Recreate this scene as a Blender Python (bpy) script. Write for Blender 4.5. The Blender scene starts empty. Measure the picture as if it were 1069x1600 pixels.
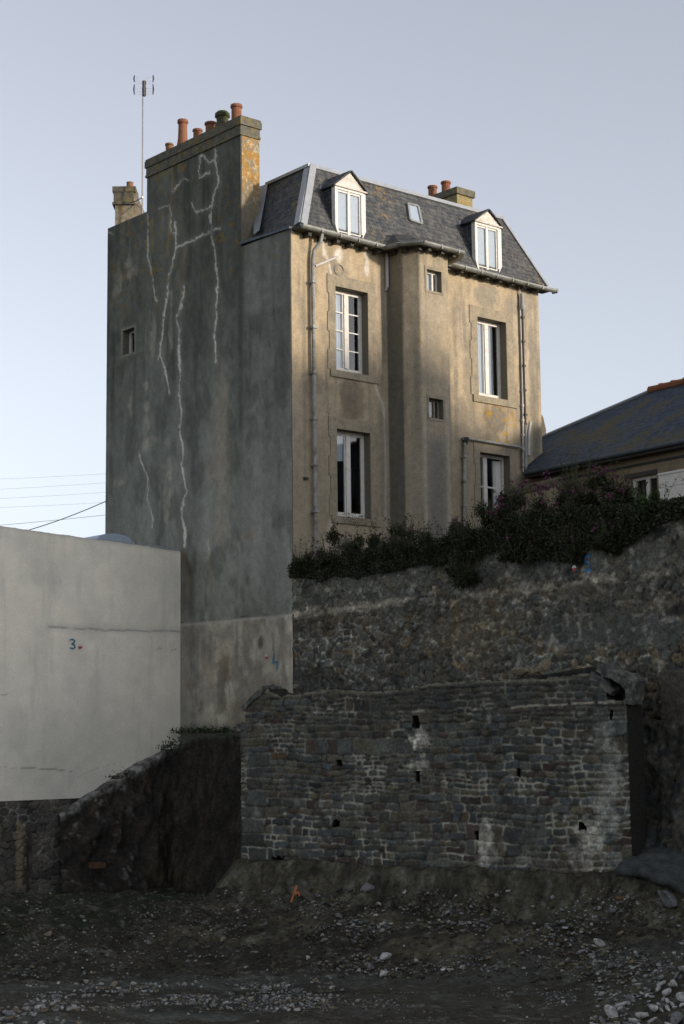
import bpy, bmesh, math, random
import numpy as np
from mathutils import Vector, Matrix

random.seed(7)
rng = np.random.default_rng(11)
scene = bpy.context.scene
col = scene.collection

# ------------------------------------------------------------------ camera
# World: the townhouse corner stands at X=0, Y=0; X runs along its front, Y along its gable, Z=0 is eye level.
PW, PH, FOC = 1069.0, 1600.0, 2576.0
YAW, TILT, ROLL = math.radians(49.13), math.radians(7.638), math.radians(-0.6293)
CAM = np.array([-22.63, -27.80, 0.0])
FWD = np.array([math.cos(TILT) * math.cos(YAW), math.cos(TILT) * math.sin(YAW), math.sin(TILT)])
_r = np.cross(FWD, [0, 0, 1.0]); _r /= np.linalg.norm(_r)
_u = np.cross(_r, FWD)
RGT = math.cos(ROLL) * _r + math.sin(ROLL) * _u
UPV = -math.sin(ROLL) * _r + math.cos(ROLL) * _u

cd = bpy.data.cameras.new('camera')
cam = bpy.data.objects.new('camera', cd); col.objects.link(cam)
cd.sensor_fit = 'VERTICAL'; cd.sensor_height = 36.0; cd.sensor_width = 24.0
cd.lens = 36.0 * FOC / PH
cd.clip_start = 0.5; cd.clip_end = 3000.0
cam.matrix_world = Matrix(((RGT[0], UPV[0], -FWD[0], CAM[0]), (RGT[1], UPV[1], -FWD[1], CAM[1]),
                           (RGT[2], UPV[2], -FWD[2], CAM[2]), (0, 0, 0, 1)))
scene.camera = cam

# ------------------------------------------------------------------ light
SUN_EL = math.radians(12.0)
SUN_DIR = np.array([0.42, -0.907])            # horizontal direction towards the sun
SUN_DIR = SUN_DIR / np.linalg.norm(SUN_DIR)
w = bpy.data.worlds.new('World'); scene.world = w; w.use_nodes = True
nt = w.node_tree; nt.nodes.clear()
sky = nt.nodes.new('ShaderNodeTexSky'); sky.sky_type = 'NISHITA'; sky.sun_disc = False
sky.sun_elevation = SUN_EL
sky.sun_rotation = math.atan2(SUN_DIR[0], SUN_DIR[1])
sky.air_density = 1.0; sky.dust_density = 1.0; sky.ozone_density = 3.5
hs = nt.nodes.new('ShaderNodeHueSaturation'); hs.inputs['Saturation'].default_value = 0.30
bg = nt.nodes.new('ShaderNodeBackground'); bg.inputs['Strength'].default_value = 0.15
wo = nt.nodes.new('ShaderNodeOutputWorld')
tn = nt.nodes.new('ShaderNodeMix'); tn.data_type = 'RGBA'; tn.blend_type = 'MULTIPLY'; tn.inputs[0].default_value = 1.0; tn.inputs[7].default_value = (1.0, 0.982, 1.0, 1)
nt.links.new(sky.outputs[0], hs.inputs['Color']); nt.links.new(hs.outputs[0], tn.inputs[6]); nt.links.new(tn.outputs[2], bg.inputs[0]); nt.links.new(bg.outputs[0], wo.inputs[0])

sd = bpy.data.lights.new('sun', 'SUN'); sun = bpy.data.objects.new('sun', sd); col.objects.link(sun)
sd.energy = 2.25; sd.angle = math.radians(3.5); sd.color = (1.0, 0.86, 0.69)
_sv = Vector((SUN_DIR[0] * math.cos(SUN_EL), SUN_DIR[1] * math.cos(SUN_EL), math.sin(SUN_EL)))
sun.rotation_euler = (-_sv).to_track_quat('-Z', 'Y').to_euler()
sun.location = (10, -20, 40)

scene.view_settings.view_transform = 'Standard'; scene.view_settings.look = 'None'
scene.view_settings.exposure = 0.76; scene.view_settings.gamma = 1.0
scene.view_settings.use_curve_mapping = False

# ------------------------------------------------------------------ survey: photo reading -> point on a known plane
def ray(x, y): return FWD + (x - PW / 2) / FOC * RGT - (y - PH / 2) / FOC * UPV
def onplane(x, y, n, p0):
    d = ray(x, y); return CAM + d * (np.dot(n, np.asarray(p0, float) - CAM) / np.dot(n, d))
NX, NY, NZ = np.array([1., 0, 0]), np.array([0., 1, 0]), np.array([0., 0, 1])
def onX(x, y, X=0.0): return onplane(x, y, NX, (X, 0, 0))
def onY(x, y, Y=0.0): return onplane(x, y, NY, (0, Y, 0))
def onZ(x, y, Z=0.0): return onplane(x, y, NZ, (0, 0, Z))
def atdepth(x, y, d): return CAM + d * ray(x, y)
def vplane(az, p0):
    a = math.radians(az); return np.array([math.sin(a), -math.cos(a), 0.0]), np.array(p0, float)

# ------------------------------------------------------------------ noise
def h2(ix, iy, s):
    ix = ix.astype(np.int64); iy = iy.astype(np.int64)
    n = (ix * 374761393 + iy * 668265263 + s * 1274126177) & 0xffffffff
    n = ((n ^ (n >> 13)) * 1274126177) & 0xffffffff
    n = ((n ^ (n >> 16)) * 2246822519) & 0xffffffff
    n = n ^ (n >> 15)
    return (n & 0xffffff) / float(0x1000000)
def vn(x, y, s=0):
    x = np.asarray(x, float); y = np.asarray(y, float)
    ix = np.floor(x); iy = np.floor(y); fx = x - ix; fy = y - iy
    fx = fx * fx * (3 - 2 * fx); fy = fy * fy * (3 - 2 * fy)
    a = h2(ix, iy, s); b = h2(ix + 1, iy, s); c = h2(ix, iy + 1, s); d = h2(ix + 1, iy + 1, s)
    return (a * (1 - fx) + b * fx) * (1 - fy) + (c * (1 - fx) + d * fx) * fy
def fbm(x, y, s=0, o=4):
    t = 0; a = 0.5; n = 0
    for i in range(o):
        t = t + a * vn(x * 2 ** i, y * 2 ** i, s + i * 17); n += a; a *= 0.55
    return t / n
def cells(x, y, s=0, jit=0.9):
    ix = np.floor(x); iy = np.floor(y)
    f1 = np.full(x.shape, 9.0); f2 = np.full(x.shape, 9.0); cid = np.zeros(x.shape)
    for dx in (-1, 0, 1):
        for dy in (-1, 0, 1):
            cx = ix + dx; cy = iy + dy
            px = cx + .5 + jit * (h2(cx, cy, s) - .5); py = cy + .5 + jit * (h2(cx, cy, s + 5) - .5)
            d = np.hypot(px - x, py - y); idd = h2(cx, cy, s + 9)
            m = d < f1
            f2 = np.where(m, f1, np.minimum(f2, d)); cid = np.where(m, idd, cid); f1 = np.where(m, d, f1)
    return f1, f2, cid
def sst(a, b, x):
    t = np.clip((x - a) / (b - a), 0, 1); return t * t * (3 - 2 * t)
def pdist(x, y, pts):
    best = np.full(np.shape(x), 1e9)
    for (ax, ay), (bx, by) in zip(pts[:-1], pts[1:]):
        dx, dy = bx - ax, by - ay; L = dx * dx + dy * dy + 1e-12
        t = np.clip(((x - ax) * dx + (y - ay) * dy) / L, 0, 1)
        best = np.minimum(best, np.hypot(x - ax - t * dx, y - ay - t * dy))
    return best
def lerp(a, b, t): return a + (b - a) * t
def L3(c, a, t): return c + (np.array(a, float) - c) * np.asarray(t)[..., None]

# ------------------------------------------------------------------ materials
def newmat(name):
    m = bpy.data.materials.new(name); m.use_nodes = True
    return m, m.node_tree, m.node_tree.nodes['Principled BSDF']
def node(t, ty, **kw):
    n = t.nodes.new(ty)
    for k, v in kw.items(): setattr(n, k, v)
    return n
def noise_node(t, scale, detail=4, rough=.6, vec=None):
    n = node(t, 'ShaderNodeTexNoise'); n.inputs['Scale'].default_value = scale
    n.inputs['Detail'].default_value = detail; n.inputs['Roughness'].default_value = rough
    if vec: t.links.new(vec, n.inputs['Vector'])
    return n
def mixc(t, a, b, f, mode='MIX'):
    m = node(t, 'ShaderNodeMix', data_type='RGBA', blend_type=mode)
    for s, v in ((6, a), (7, b), (0, f)):
        if hasattr(v, 'is_linked') or hasattr(v, 'links'): t.links.new(v, m.inputs[s])
        else: m.inputs[s].default_value = v if s == 0 else (*v, 1)
    return m.outputs[2]
def ramp(t, inp, a, b):
    r = node(t, 'ShaderNodeMapRange'); r.inputs[1].default_value = a; r.inputs[2].default_value = b
    t.links.new(inp, r.inputs[0]); return r.outputs[0]
def bump(t, p, h, strength, dist):
    b = node(t, 'ShaderNodeBump'); b.inputs['Strength'].default_value = strength; b.inputs['Distance'].default_value = dist
    t.links.new(h, b.inputs['Height']); t.links.new(b.outputs[0], p.inputs['Normal'])
def objvec(t): return node(t, 'ShaderNodeTexCoord').outputs['Object']

def attr_mat(name, rough=.92, ns=30., var=.35, bs=.5, bd=.01, spec=.2):
    m, t, p = newmat(name)
    a = node(t, 'ShaderNodeAttribute', attribute_name='col')
    v = objvec(t); n = noise_node(t, ns, 5, .65, v)
    f = node(t, 'ShaderNodeMapRange'); f.inputs[1].default_value = .3; f.inputs[2].default_value = .7
    f.inputs[3].default_value = 1 - var; f.inputs[4].default_value = 1 + var; t.links.new(n.outputs['Fac'], f.inputs[0])
    c = node(t, 'ShaderNodeVectorMath', operation='MULTIPLY'); t.links.new(a.outputs['Color'], c.inputs[0]); t.links.new(f.outputs[0], c.inputs[1])
    t.links.new(c.outputs[0], p.inputs['Base Color']); p.inputs['Roughness'].default_value = rough
    p.inputs['Specular IOR Level'].default_value = spec
    if bs: bump(t, p, n.outputs['Fac'], bs, bd)
    return m
def flat_mat(name, c, rough=.7, var=.15, ns=12., metal=0., spec=.4, c2=None, s2=3., lo=.5, hi=.65, bs=.15):
    m, t, p = newmat(name)
    v = objvec(t); n = noise_node(t, ns, 4, .6, v)
    f = ramp(t, n.outputs['Fac'], .3, .7)
    out = mixc(t, tuple(x * (1 - var) for x in c), tuple(min(1, x * (1 + var)) for x in c), f)
    if c2:
        n2 = noise_node(t, s2, 5, .65, v); out = mixc(t, out, c2, ramp(t, n2.outputs['Fac'], lo, hi))
    t.links.new(out, p.inputs['Base Color']); p.inputs['Roughness'].default_value = rough
    p.inputs['Metallic'].default_value = metal; p.inputs['Specular IOR Level'].default_value = spec
    if bs: bump(t, p, n.outputs['Fac'], bs, .01)
    return m
def slate_mat(name, c1, c2, lich, lo, hi, rough=.62, sc=1.0, spec=.35):
    m, t, p = newmat(name)
    uv = node(t, 'ShaderNodeUVMap', uv_map='uv')
    br = node(t, 'ShaderNodeTexBrick'); br.offset = .5
    br.inputs['Color1'].default_value = (*c1, 1); br.inputs['Color2'].default_value = (*c2, 1)
    br.inputs['Mortar'].default_value = (c1[0] * .35, c1[1] * .35, c1[2] * .35, 1)
    br.inputs['Scale'].default_value = 1.0; br.inputs['Brick Width'].default_value = .2 * sc; br.inputs['Row Height'].default_value = .115 * sc
    br.inputs['Mortar Size'].default_value = .008; br.inputs['Mortar Smooth'].default_value = .3; br.inputs['Bias'].default_value = 0.
    t.links.new(uv.outputs[0], br.inputs['Vector'])
    v = objvec(t)
    nb = noise_node(t, 7.0, 6, .8, v); wv = ramp(t, nb.outputs['Fac'], .3, .7)
    c = mixc(t, br.outputs['Color'], (c2[0] * 1.9, c2[1] * 1.8, c2[2] * 1.55), ramp(t, nb.outputs['Fac'], .46, .72))
    n1 = noise_node(t, 9., 6, .75, v); n2 = noise_node(t, .9, 3, .5, v)
    mul = node(t, 'ShaderNodeMath', operation='MULTIPLY'); t.links.new(n1.outputs['Fac'], mul.inputs[0]); t.links.new(n2.outputs['Fac'], mul.inputs[1])
    c = mixc(t, c, lich, ramp(t, mul.outputs[0], lo, hi))
    t.links.new(c, p.inputs['Base Color']); p.inputs['Roughness'].default_value = rough; p.inputs['Specular IOR Level'].default_value = spec
    # slates tilt a little: saw-tooth height along the course
    sx = node(t, 'ShaderNodeSeparateXYZ'); t.links.new(uv.outputs[0], sx.inputs[0])
    fr = node(t, 'ShaderNodeMath', operation='FRACT'); dv = node(t, 'ShaderNodeMath', operation='DIVIDE'); dv.inputs[1].default_value = .115 * sc
    t.links.new(sx.outputs[1], dv.inputs[0]); t.links.new(dv.outputs[0], fr.inputs[0])
    ad = node(t, 'ShaderNodeMath', operation='SUBTRACT'); t.links.new(br.outputs['Fac'], ad.inputs[1]); ad.inputs[0].default_value = 1.
    a2 = node(t, 'ShaderNodeMath', operation='SUBTRACT'); t.links.new(ad.outputs[0], a2.inputs[0]); t.links.new(fr.outputs[0], a2.inputs[1])
    a3 = node(t, 'ShaderNodeMath', operation='ADD'); t.links.new(a2.outputs[0], a3.inputs[0]); t.links.new(wv, a3.inputs[1])
    bump(t, p, a3.outputs[0], .6, .012)
    return m
def glass_mat(name):
    m, t, p = newmat(name)
    p.inputs['Base Color'].default_value = (.9, .95, .95, 1)
    t.nodes.remove(p)
    tr = node(t, 'ShaderNodeBsdfTransparent'); tr.inputs[0].default_value = (.93, .95, .95, 1)
    gl = node(t, 'ShaderNodeBsdfGlossy'); gl.inputs['Roughness'].default_value = .03; gl.inputs['Color'].default_value = (.95, .97, 1, 1)
    fr = node(t, 'ShaderNodeFresnel'); fr.inputs['IOR'].default_value = 1.65
    mx = node(t, 'ShaderNodeMixShader'); ge = node(t, 'ShaderNodeNewGeometry'); iv = node(t, 'ShaderNodeMath', operation='SUBTRACT'); iv.inputs[0].default_value = 1.0; t.links.new(ge.outputs['Backfacing'], iv.inputs[1])
    ml = node(t, 'ShaderNodeMath', operation='MULTIPLY'); t.links.new(fr.outputs[0], ml.inputs[0]); t.links.new(iv.outputs[0], ml.inputs[1])
    t.links.new(ml.outputs[0], mx.inputs[0]); t.links.new(tr.outputs[0], mx.inputs[1]); t.links.new(gl.outputs[0], mx.inputs[2])
    t.links.new(mx.outputs[0], t.nodes['Material Output'].inputs['Surface'])
    return m

M = {}
M['gable'] = attr_mat('cement_render', ns=48., var=.34, bs=.6)
M['facade'] = attr_mat('roughcast_render', ns=34., var=.26, bs=.6, bd=.012)
M['white_render'] = attr_mat('white_render', ns=34., var=.11, bs=.6, bd=.012)
M['rubble'] = attr_mat('rubble_masonry', ns=22., var=.5, bs=.7, bd=.015)
M['ruin'] = attr_mat('coursed_masonry', ns=26., var=.45, bs=.7, bd=.012)
M['terrain'] = attr_mat('earth_and_rubble', ns=14., var=.55, bs=.9, bd=.03)
M['leaf'] = attr_mat('leaf', rough=.7, ns=5., var=.25, bs=0)
M['slate'] = slate_mat('roof_slate', (.040, .047, .058), (.082, .084, .087), (.25, .165, .05), .335, .42, rough=.75, spec=.2)
M['slate_wing'] = slate_mat('mossy_slate', (.022, .036, .062), (.045, .06, .085), (.085, .07, .022), .25, .35, rough=.75, sc=1.25, spec=.2)
M['zinc'] = flat_mat('zinc', (.34, .36, .38), .5, .12, 6., .35, .5)
M['gutter'] = flat_mat('weathered_zinc', (.25, .26, .25), .55, .2, 5., .2, .4, (.16, .17, .14), 2.)
M['white'] = flat_mat('white_paint', (.66, .63, .585), .55, .08, 9., 0, .3, (.5, .45, .38), 6., .56, .72)
M['white_wood'] = flat_mat('weathered_white_board', (.58, .54, .49), .7, .15, 12., 0, .2, (.36, .31, .25), 5., .52, .7, .4)
M['glass'] = glass_mat('window_glass')
M['curtain'] = flat_mat('net_curtain', (.44, .47, .53), .9, .06, 20.)  # cloth tinted blue-grey to stand in for sky reflected in the panes
M['terracotta'] = flat_mat('terracotta', (.25, .10, .06), .85, .3, 6., 0, .2, (.15, .125, .075), 6., .48, .66)
M['lichen_stone'] = flat_mat('lichened_stack', (.24, .20, .135), .95, .35, 14., 0, .1, (.25, .135, .03), 5., .42, .60, .6)
M['capstone'] = flat_mat('chimney_cap', (.125, .12, .095), .95, .35, 10., 0, .1, (.20, .15, .055), 5., .5, .66, .5)
M['grey_stack'] = flat_mat('weathered_stack', (.27, .235, .175), .95, .3, 9., 0, .1, (.26, .18, .07), 5., .52, .68, .5)
M['mossy'] = flat_mat('mossy_pot', (.09, .08, .06), .95, .35, 10., 0, .1, (.045, .06, .02), 6., .45, .6, .5)
M['yellow_brick'] = flat_mat('lichened_brick', (.26, .22, .13), .95, .35, 14., 0, .1, (.28, .21, .08), 6., .45, .6, .7)
M['pipe_grey'] = flat_mat('grey_pipe', (.30, .30, .28), .6, .2, 7., 0, .4, (.16, .15, .12), 4.)
M['pipe_pale'] = flat_mat('pale_pipe', (.5, .49, .47), .6, .12, 7.)
M['pipe_dark'] = flat_mat('dark_pipe', (.04, .038, .036), .6, .2, 7.)
M['timber'] = flat_mat('dark_timber', (.06, .055, .048), .8, .3, 8.)
M['surround'] = flat_mat('cement_surround', (.30, .255, .185), .92, .2, 18., 0, .2, (.2, .18, .14), 3., .5, .7, .5)
M['reveal'] = flat_mat('window_reveal', (.2, .18, .14), .92, .2, 18.)
M['wing_wall'] = flat_mat('tan_roughcast', (.26, .21, .14), .95, .2, 30., 0, .2, (.16, .14, .1), 1.5, .5, .7, .5)
M['dark_int'] = flat_mat('dark_interior', (.02, .02, .02), .9, .2, 5.)
M['coping'] = flat_mat('coping_stone', (.075, .076, .07), .95, .5, 11., 0, .2, (.19, .18, .15), 7., .5, .64, .9)
M['concrete'] = flat_mat('grey_concrete', (.056, .060, .057), .95, .4, 7., 0, .1, (.03, .029, .025), 2., .5, .65, .4)
M['stone_pale'] = flat_mat('pale_stone', (.40, .39, .365), .95, .3, 7., 0, .2, (.2, .19, .17), 3., .5, .65, .5)
M['stone_grey'] = flat_mat('grey_stone', (.15, .15, .145), .95, .35, 7., 0, .2, (.08, .078, .07), 3., .5, .65, .5)
M['stone_warm'] = flat_mat('ochre_stone', (.2, .165, .11), .95, .35, 7., 0, .2, (.1, .085, .06), 3., .5, .65, .5)
M['petal'] = flat_mat('pink_petal', (.14, .05, .09), .8, .4, 30., 0, .2, bs=0)
M['stem'] = flat_mat('plant_stem', (.06, .065, .03), .9, .3, 9., bs=0)
M['blue_paint'] = flat_mat('blue_marking_paint', (.05, .22, .42), .7, .15, 20.)
M['orange_paint'] = flat_mat('orange_marking_paint', (.48, .16, .045), .7, .2, 20.)
M['red_paint'] = flat_mat('red_target', (.4, .04, .04), .6, .1, 20.)
M['wire'] = flat_mat('dark_wire', (.03, .03, .035), .7, .1, 5.)
M['wire_pale'] = flat_mat('pale_wire', (.5, .51, .55), .7, .1, 5.)
M['antenna'] = flat_mat('antenna_metal', (.35, .33, .32), .4, .1, 9., .5)
M['navy'] = flat_mat('navy_plastic', (.015, .02, .06), .5, .1, 9.)
M['rust'] = flat_mat('rusty_iron', (.05, .042, .033), .9, .4, 9., 0, .2, (.12, .11, .1), 5., .5, .7)
M['dome'] = flat_mat('skylight_dome', (.32, .38, .46), .35, .08, 5.)
M['dark_gutter'] = flat_mat('dark_zinc', (.07, .085, .10), .6, .25, 5., .1, .3)
M['orange_tile'] = flat_mat('ridge_tile', (.22, .095, .055), .9, .3, 6., 0, .2, (.14, .11, .05), 3., .5, .7)
M['old_brick'] = flat_mat('old_brick', (.13, .065, .035), .9, .4, 9., 0, .2, (.06, .05, .04), 6., .5, .65)
M['rag'] = flat_mat('pale_litter', (.6, .6, .6), .8, .1, 9.)

# ------------------------------------------------------------------ object helpers
def thing(name, label, cat, loc=(0, 0, 0), group=None, kind=None):
    o = bpy.data.objects.new(name, None); col.objects.link(o); o.location = loc; o.empty_display_size = .3
    return tag(o, label, cat, group, kind)
def tag(o, label=None, cat=None, group=None, kind=None):
    if label: o['label'] = label
    if cat: o['category'] = cat
    if group: o['group'] = group
    if kind: o['kind'] = kind
    return o
def link(name, me, mats, parent=None):
    for m in (mats if isinstance(mats, (list, tuple)) else [mats]): me.materials.append(m)
    o = bpy.data.objects.new(name, me); col.objects.link(o)
    if parent is not None:
        o.parent = parent
        if parent.type == 'EMPTY': o.matrix_parent_inverse = Matrix.Translation(-Vector(parent.location))
    return o
class MB:
    def __init__(s): s.v = []; s.f = []; s.m = []; s.uv = {}
    def add(s, vs, fs, mi=0):
        b = len(s.v); s.v += [tuple(map(float, v)) for v in vs]
        for f in fs: s.f.append(tuple(b + i for i in f)); s.m.append(mi)
        return s
    def box(s, a, b, mi=0):
        x0, y0, z0 = np.minimum(a, b); x1, y1, z1 = np.maximum(a, b)
        return s.add([(x0, y0, z0), (x1, y0, z0), (x1, y1, z0), (x0, y1, z0), (x0, y0, z1), (x1, y0, z1), (x1, y1, z1), (x0, y1, z1)],
                     [(0, 3, 2, 1), (4, 5, 6, 7), (0, 1, 5, 4), (1, 2, 6, 5), (2, 3, 7, 6), (3, 0, 4, 7)], mi)
    def obox(s, c, ax, ay, az, mi=0):
        c, ax, ay, az = map(lambda q: np.asarray(q, float), (c, ax, ay, az))
        vs = [c + i * ax + j * ay + k * az for k in (-1, 1) for (i, j) in ((-1, -1), (1, -1), (1, 1), (-1, 1))]
        return s.add(vs, [(0, 3, 2, 1), (4, 5, 6, 7), (0, 1, 5, 4), (1, 2, 6, 5), (2, 3, 7, 6), (3, 0, 4, 7)], mi)
    def beam(s, a, b, wd, hd, up=(0, 0, 1), mi=0):
        a = np.asarray(a, float); b = np.asarray(b, float); d = b - a; L = np.linalg.norm(d); d /= L
        sd_ = np.cross(d, up); sd_ /= np.linalg.norm(sd_); u2 = np.cross(sd_, d)
        return s.obox((a + b) / 2, d * L / 2, sd_ * wd / 2, u2 * hd / 2, mi)
    def prism(s, poly, vec, mi=0):
        n = len(poly); p = [np.asarray(q, float) for q in poly]; vec = np.asarray(vec, float)
        return s.add(p + [q + vec for q in p], [tuple(range(n))[::-1], tuple(range(n, 2 * n))] + [(i, (i + 1) % n, n + (i + 1) % n, n + i) for i in range(n)], mi)
    def tube(s, pts, r, n=8, mi=0):
        pts = [np.asarray(p, float) for p in pts]; rs = r if isinstance(r, (list, tuple)) else [r] * len(pts)
        b = len(s.v); ref = None
        for i, p in enumerate(pts):
            d = pts[min(i + 1, len(pts) - 1)] - pts[max(i - 1, 0)]; d /= np.linalg.norm(d) + 1e-12
            if ref is None: ref = np.cross(d, (0.3, .2, .93)) if abs(d[2]) < .9 else np.cross(d, (1, 0, 0))
            ref = ref - d * np.dot(ref, d); ref /= np.linalg.norm(ref); o = np.cross(d, ref)
            for k in range(n):
                a = 2 * math.pi * k / n; s.v.append(tuple(p + rs[i] * (math.cos(a) * ref + math.sin(a) * o)))
        for i in range(len(pts) - 1):
            for k in range(n):
                s.f.append((b + i * n + k, b + i * n + (k + 1) % n, b + (i + 1) * n + (k + 1) % n, b + (i + 1) * n + k)); s.m.append(mi)
        s.f.append(tuple(b + k for k in range(n))[::-1]); s.m.append(mi)
        e = b + (len(pts) - 1) * n; s.f.append(tuple(e + k for k in range(n))); s.m.append(mi)
        return s
    def lathe(s, base, prof, n=14, mi=0):
        b = len(s.v); base = np.asarray(base, float)
        for r, z in prof:
            for k in range(n):
                a = 2 * math.pi * k / n; s.v.append((base[0] + r * math.cos(a), base[1] + r * math.sin(a), base[2] + z))
        for i in range(len(prof) - 1):
            for k in range(n): s.f.append((b + i * n + k, b + i * n + (k + 1) % n, b + (i + 1) * n + (k + 1) % n, b + (i + 1) * n + k)); s.m.append(mi)
        s.f.append(tuple(b + k for k in range(n))[::-1]); s.m.append(mi)
        e = b + (len(prof) - 1) * n; s.f.append(tuple(e + k for k in range(n))); s.m.append(mi)
        return s
    def build(s, name, mats, parent=None, smooth=False, uvf=None):
        me = bpy.data.meshes.new(name); me.from_pydata(s.v, [], s.f); me.update()
        me.polygons.foreach_set('material_index', s.m)
        if smooth: me.polygons.foreach_set('use_smooth', [True] * len(s.f))
        if uvf:
            ul = me.uv_layers.new(name='uv')
            for lp in me.loops: ul.data[lp.index].uv = uvf(me.vertices[lp.vertex_index].co)
        bm = bmesh.new(); bm.from_mesh(me); bmesh.ops.recalc_face_normals(bm, faces=bm.faces); bm.to_mesh(me); bm.free()
        return link(name, me, mats, parent)

def np_mesh(name, V, F, C=None, smooth=False):
    me = bpy.data.meshes.new(name); V = np.ascontiguousarray(V, np.float32); F = np.ascontiguousarray(F, np.int32); k = F.shape[1]
    me.vertices.add(len(V)); me.vertices.foreach_set('co', V.ravel())
    me.loops.add(F.size); me.loops.foreach_set('vertex_index', F.ravel())
    me.polygons.add(len(F)); me.polygons.foreach_set('loop_start', np.arange(0, F.size, k, dtype=np.int32))
    me.update(calc_edges=True)
    if C is not None:
        a = me.color_attributes.new('col', 'FLOAT_COLOR', 'POINT')
        C4 = np.ones((len(V), 4), np.float32); C4[:, :3] = np.clip(C, 0, 1); a.data.foreach_set('color', C4.ravel())
    if smooth: me.polygons.foreach_set('use_smooth', np.ones(len(F), bool))
    me.update(); return me
def grid_wall(name, us, vs, keep, P, N, C, mat, parent, depth, smooth=False, edge_col=None, edge_mul=1.0):
    """front skin on the u,v grid where keep is true, its outline drawn back by depth along -N (holes get reveals)"""
    nu, nv = len(us), len(vs); I = np.arange(nu * nv).reshape(nu, nv)
    a = I[:-1, :-1][keep]; b = I[1:, :-1][keep]; c = I[1:, 1:][keep]; d = I[:-1, 1:][keep]
    F = np.stack([a, b, c, d], 1)
    K = np.pad(keep, 1); E = []
    ii, jj = np.nonzero(K[1:-1, 1:-1] & ~K[1:-1, :-2]); E += [(I[i, j], I[i + 1, j]) for i, j in zip(ii, jj)]
    ii, jj = np.nonzero(K[1:-1, 1:-1] & ~K[1:-1, 2:]); E += [(I[i + 1, j + 1], I[i, j + 1]) for i, j in zip(ii, jj)]
    ii, jj = np.nonzero(K[1:-1, 1:-1] & ~K[:-2, 1:-1]); E += [(I[i, j + 1], I[i, j]) for i, j in zip(ii, jj)]
    ii, jj = np.nonzero(K[1:-1, 1:-1] & ~K[2:, 1:-1]); E += [(I[i + 1, j], I[i + 1, j + 1]) for i, j in zip(ii, jj)]
    E = np.array(E); n0 = nu * nv
    P = P.reshape(-1, 3); N = np.broadcast_to(N, (nu, nv, 3)).reshape(-1, 3); C = C.reshape(-1, 3)
    bv = np.unique(E); rm = np.full(n0, -1); rm[bv] = n0 + np.arange(len(bv)); rm2 = rm.copy(); rm2[bv] = n0 + len(bv) + np.arange(len(bv))
    V = np.vstack([P, P[bv], P[bv] - N[bv] * depth]); CE = C[bv] * edge_mul if edge_col is None else np.broadcast_to(edge_col, (len(bv), 3))
    CC = np.vstack([C, CE, CE])
    F2 = np.stack([rm[E[:, 1]], rm[E[:, 0]], rm2[E[:, 0]], rm2[E[:, 1]]], 1)
    F = np.vstack([F, F2]); used = np.unique(F); mp = np.zeros(len(V), int); mp[used] = np.arange(len(used))
    return link(name, np_mesh(name, V[used], mp[F], CC[used], smooth), mat, parent)
def lines(breaks, step):
    out = [breaks[0]]
    for a, b in zip(breaks[:-1], breaks[1:]):
        n = max(1, int(round((b - a) / step))); out += list(a + (b - a) * np.arange(1, n + 1) / n)
    return np.array(out)
def ribbon(pts, nrm, wd, off):
    """flat painted stroke through pts, lying off in front of a plane with normal nrm"""
    mb = MB(); nrm = np.asarray(nrm, float)
    for a, b in zip(pts[:-1], pts[1:]):
        a = np.asarray(a, float) + nrm * off; b = np.asarray(b, float) + nrm * off
        d = b - a; L = np.linalg.norm(d); d /= L; s_ = np.cross(d, nrm)
        mb.obox((a + b) / 2, d * (L / 2 + wd * .3), s_ * wd / 2, nrm * .0015)
    return mb

# ================================================================== TOWNHOUSE
house = thing('townhouse', 'tall narrow rendered townhouse with a blank cracked gable, slate mansard and chimney stacks', 'house', (4, 3.5, 3.3))
GH = 0.30                                   # visible wall depth at openings
def r1(x, y): return (150 + x / 3.054, 100 + y / 3.054)
def r8(x, y): return (160 + x / 3.563, 480 + y / 3.563)
def gx(p): q = onX(*p); return (q[1], q[2])

# ---- gable wall: stepped outline, one slit window, repaired cracks, patches
ys = lines([.006, 1.82, 5.72, 6.25, 6.78, 7.52], .03)
zs = lines([-0.6, 2.57, 9.56, 10.2, 11.24, 13.07, 14.16], .03)
yc = (ys[:-1] + ys[1:]) / 2; zc = (zs[:-1] + zs[1:]) / 2
YC, ZC = np.meshgrid(yc, zc, indexing='ij')
keep = (ZC < 11.24) | ((YC > 1.82) & (YC < 5.72)) | ((YC > 5.72) & (ZC < 13.07))
keep &= ~((YC > 6.25) & (YC < 6.78) & (ZC > 9.56) & (ZC < 10.2))
Yg, Zg = np.meshgrid(ys, zs, indexing='ij')
n_lo = fbm(Yg * .8, Zg * .5, 3); n_md = fbm(Yg * 3, Zg * 2.2, 5); n_hi = fbm(Yg * 9, Zg * 7, 8); n_st = fbm(Yg * 5, Zg * .35, 12)
Cg = np.zeros(Yg.shape + (3,)); Cg[:] = (.142, .158, .146)
hi = sst(6.0, 11.5, Zg + 1.5 * (n_lo - .5))                                  # upper part weathered darker
Cg = L3(Cg, (.070, .077, .066), hi * .8)
Cg = L3(Cg, (.175, .19, .185), sst(.45, .75, n_md) * (1 - hi) * .55 * sst(0, 1.5, 4 - Yg + Zg * 0))
Cg = L3(Cg, (.185, .20, .188), sst(8.5, 3.5, Zg) * .75)
Cg = L3(Cg, (.04, .042, .036), sst(.52, .72, n_st) * sst(6, 10, Zg) * .6)
Cg = L3(Cg, (.05, .055, .05), sst(.50, .68, fbm(Yg * 2.2, Zg * 1.3, 81)) * .45)
Cg = L3(Cg, (.2, .2, .185), sst(.60, .75, fbm(Yg * 2.6, Zg * 1.1, 84)) * .22)
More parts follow.
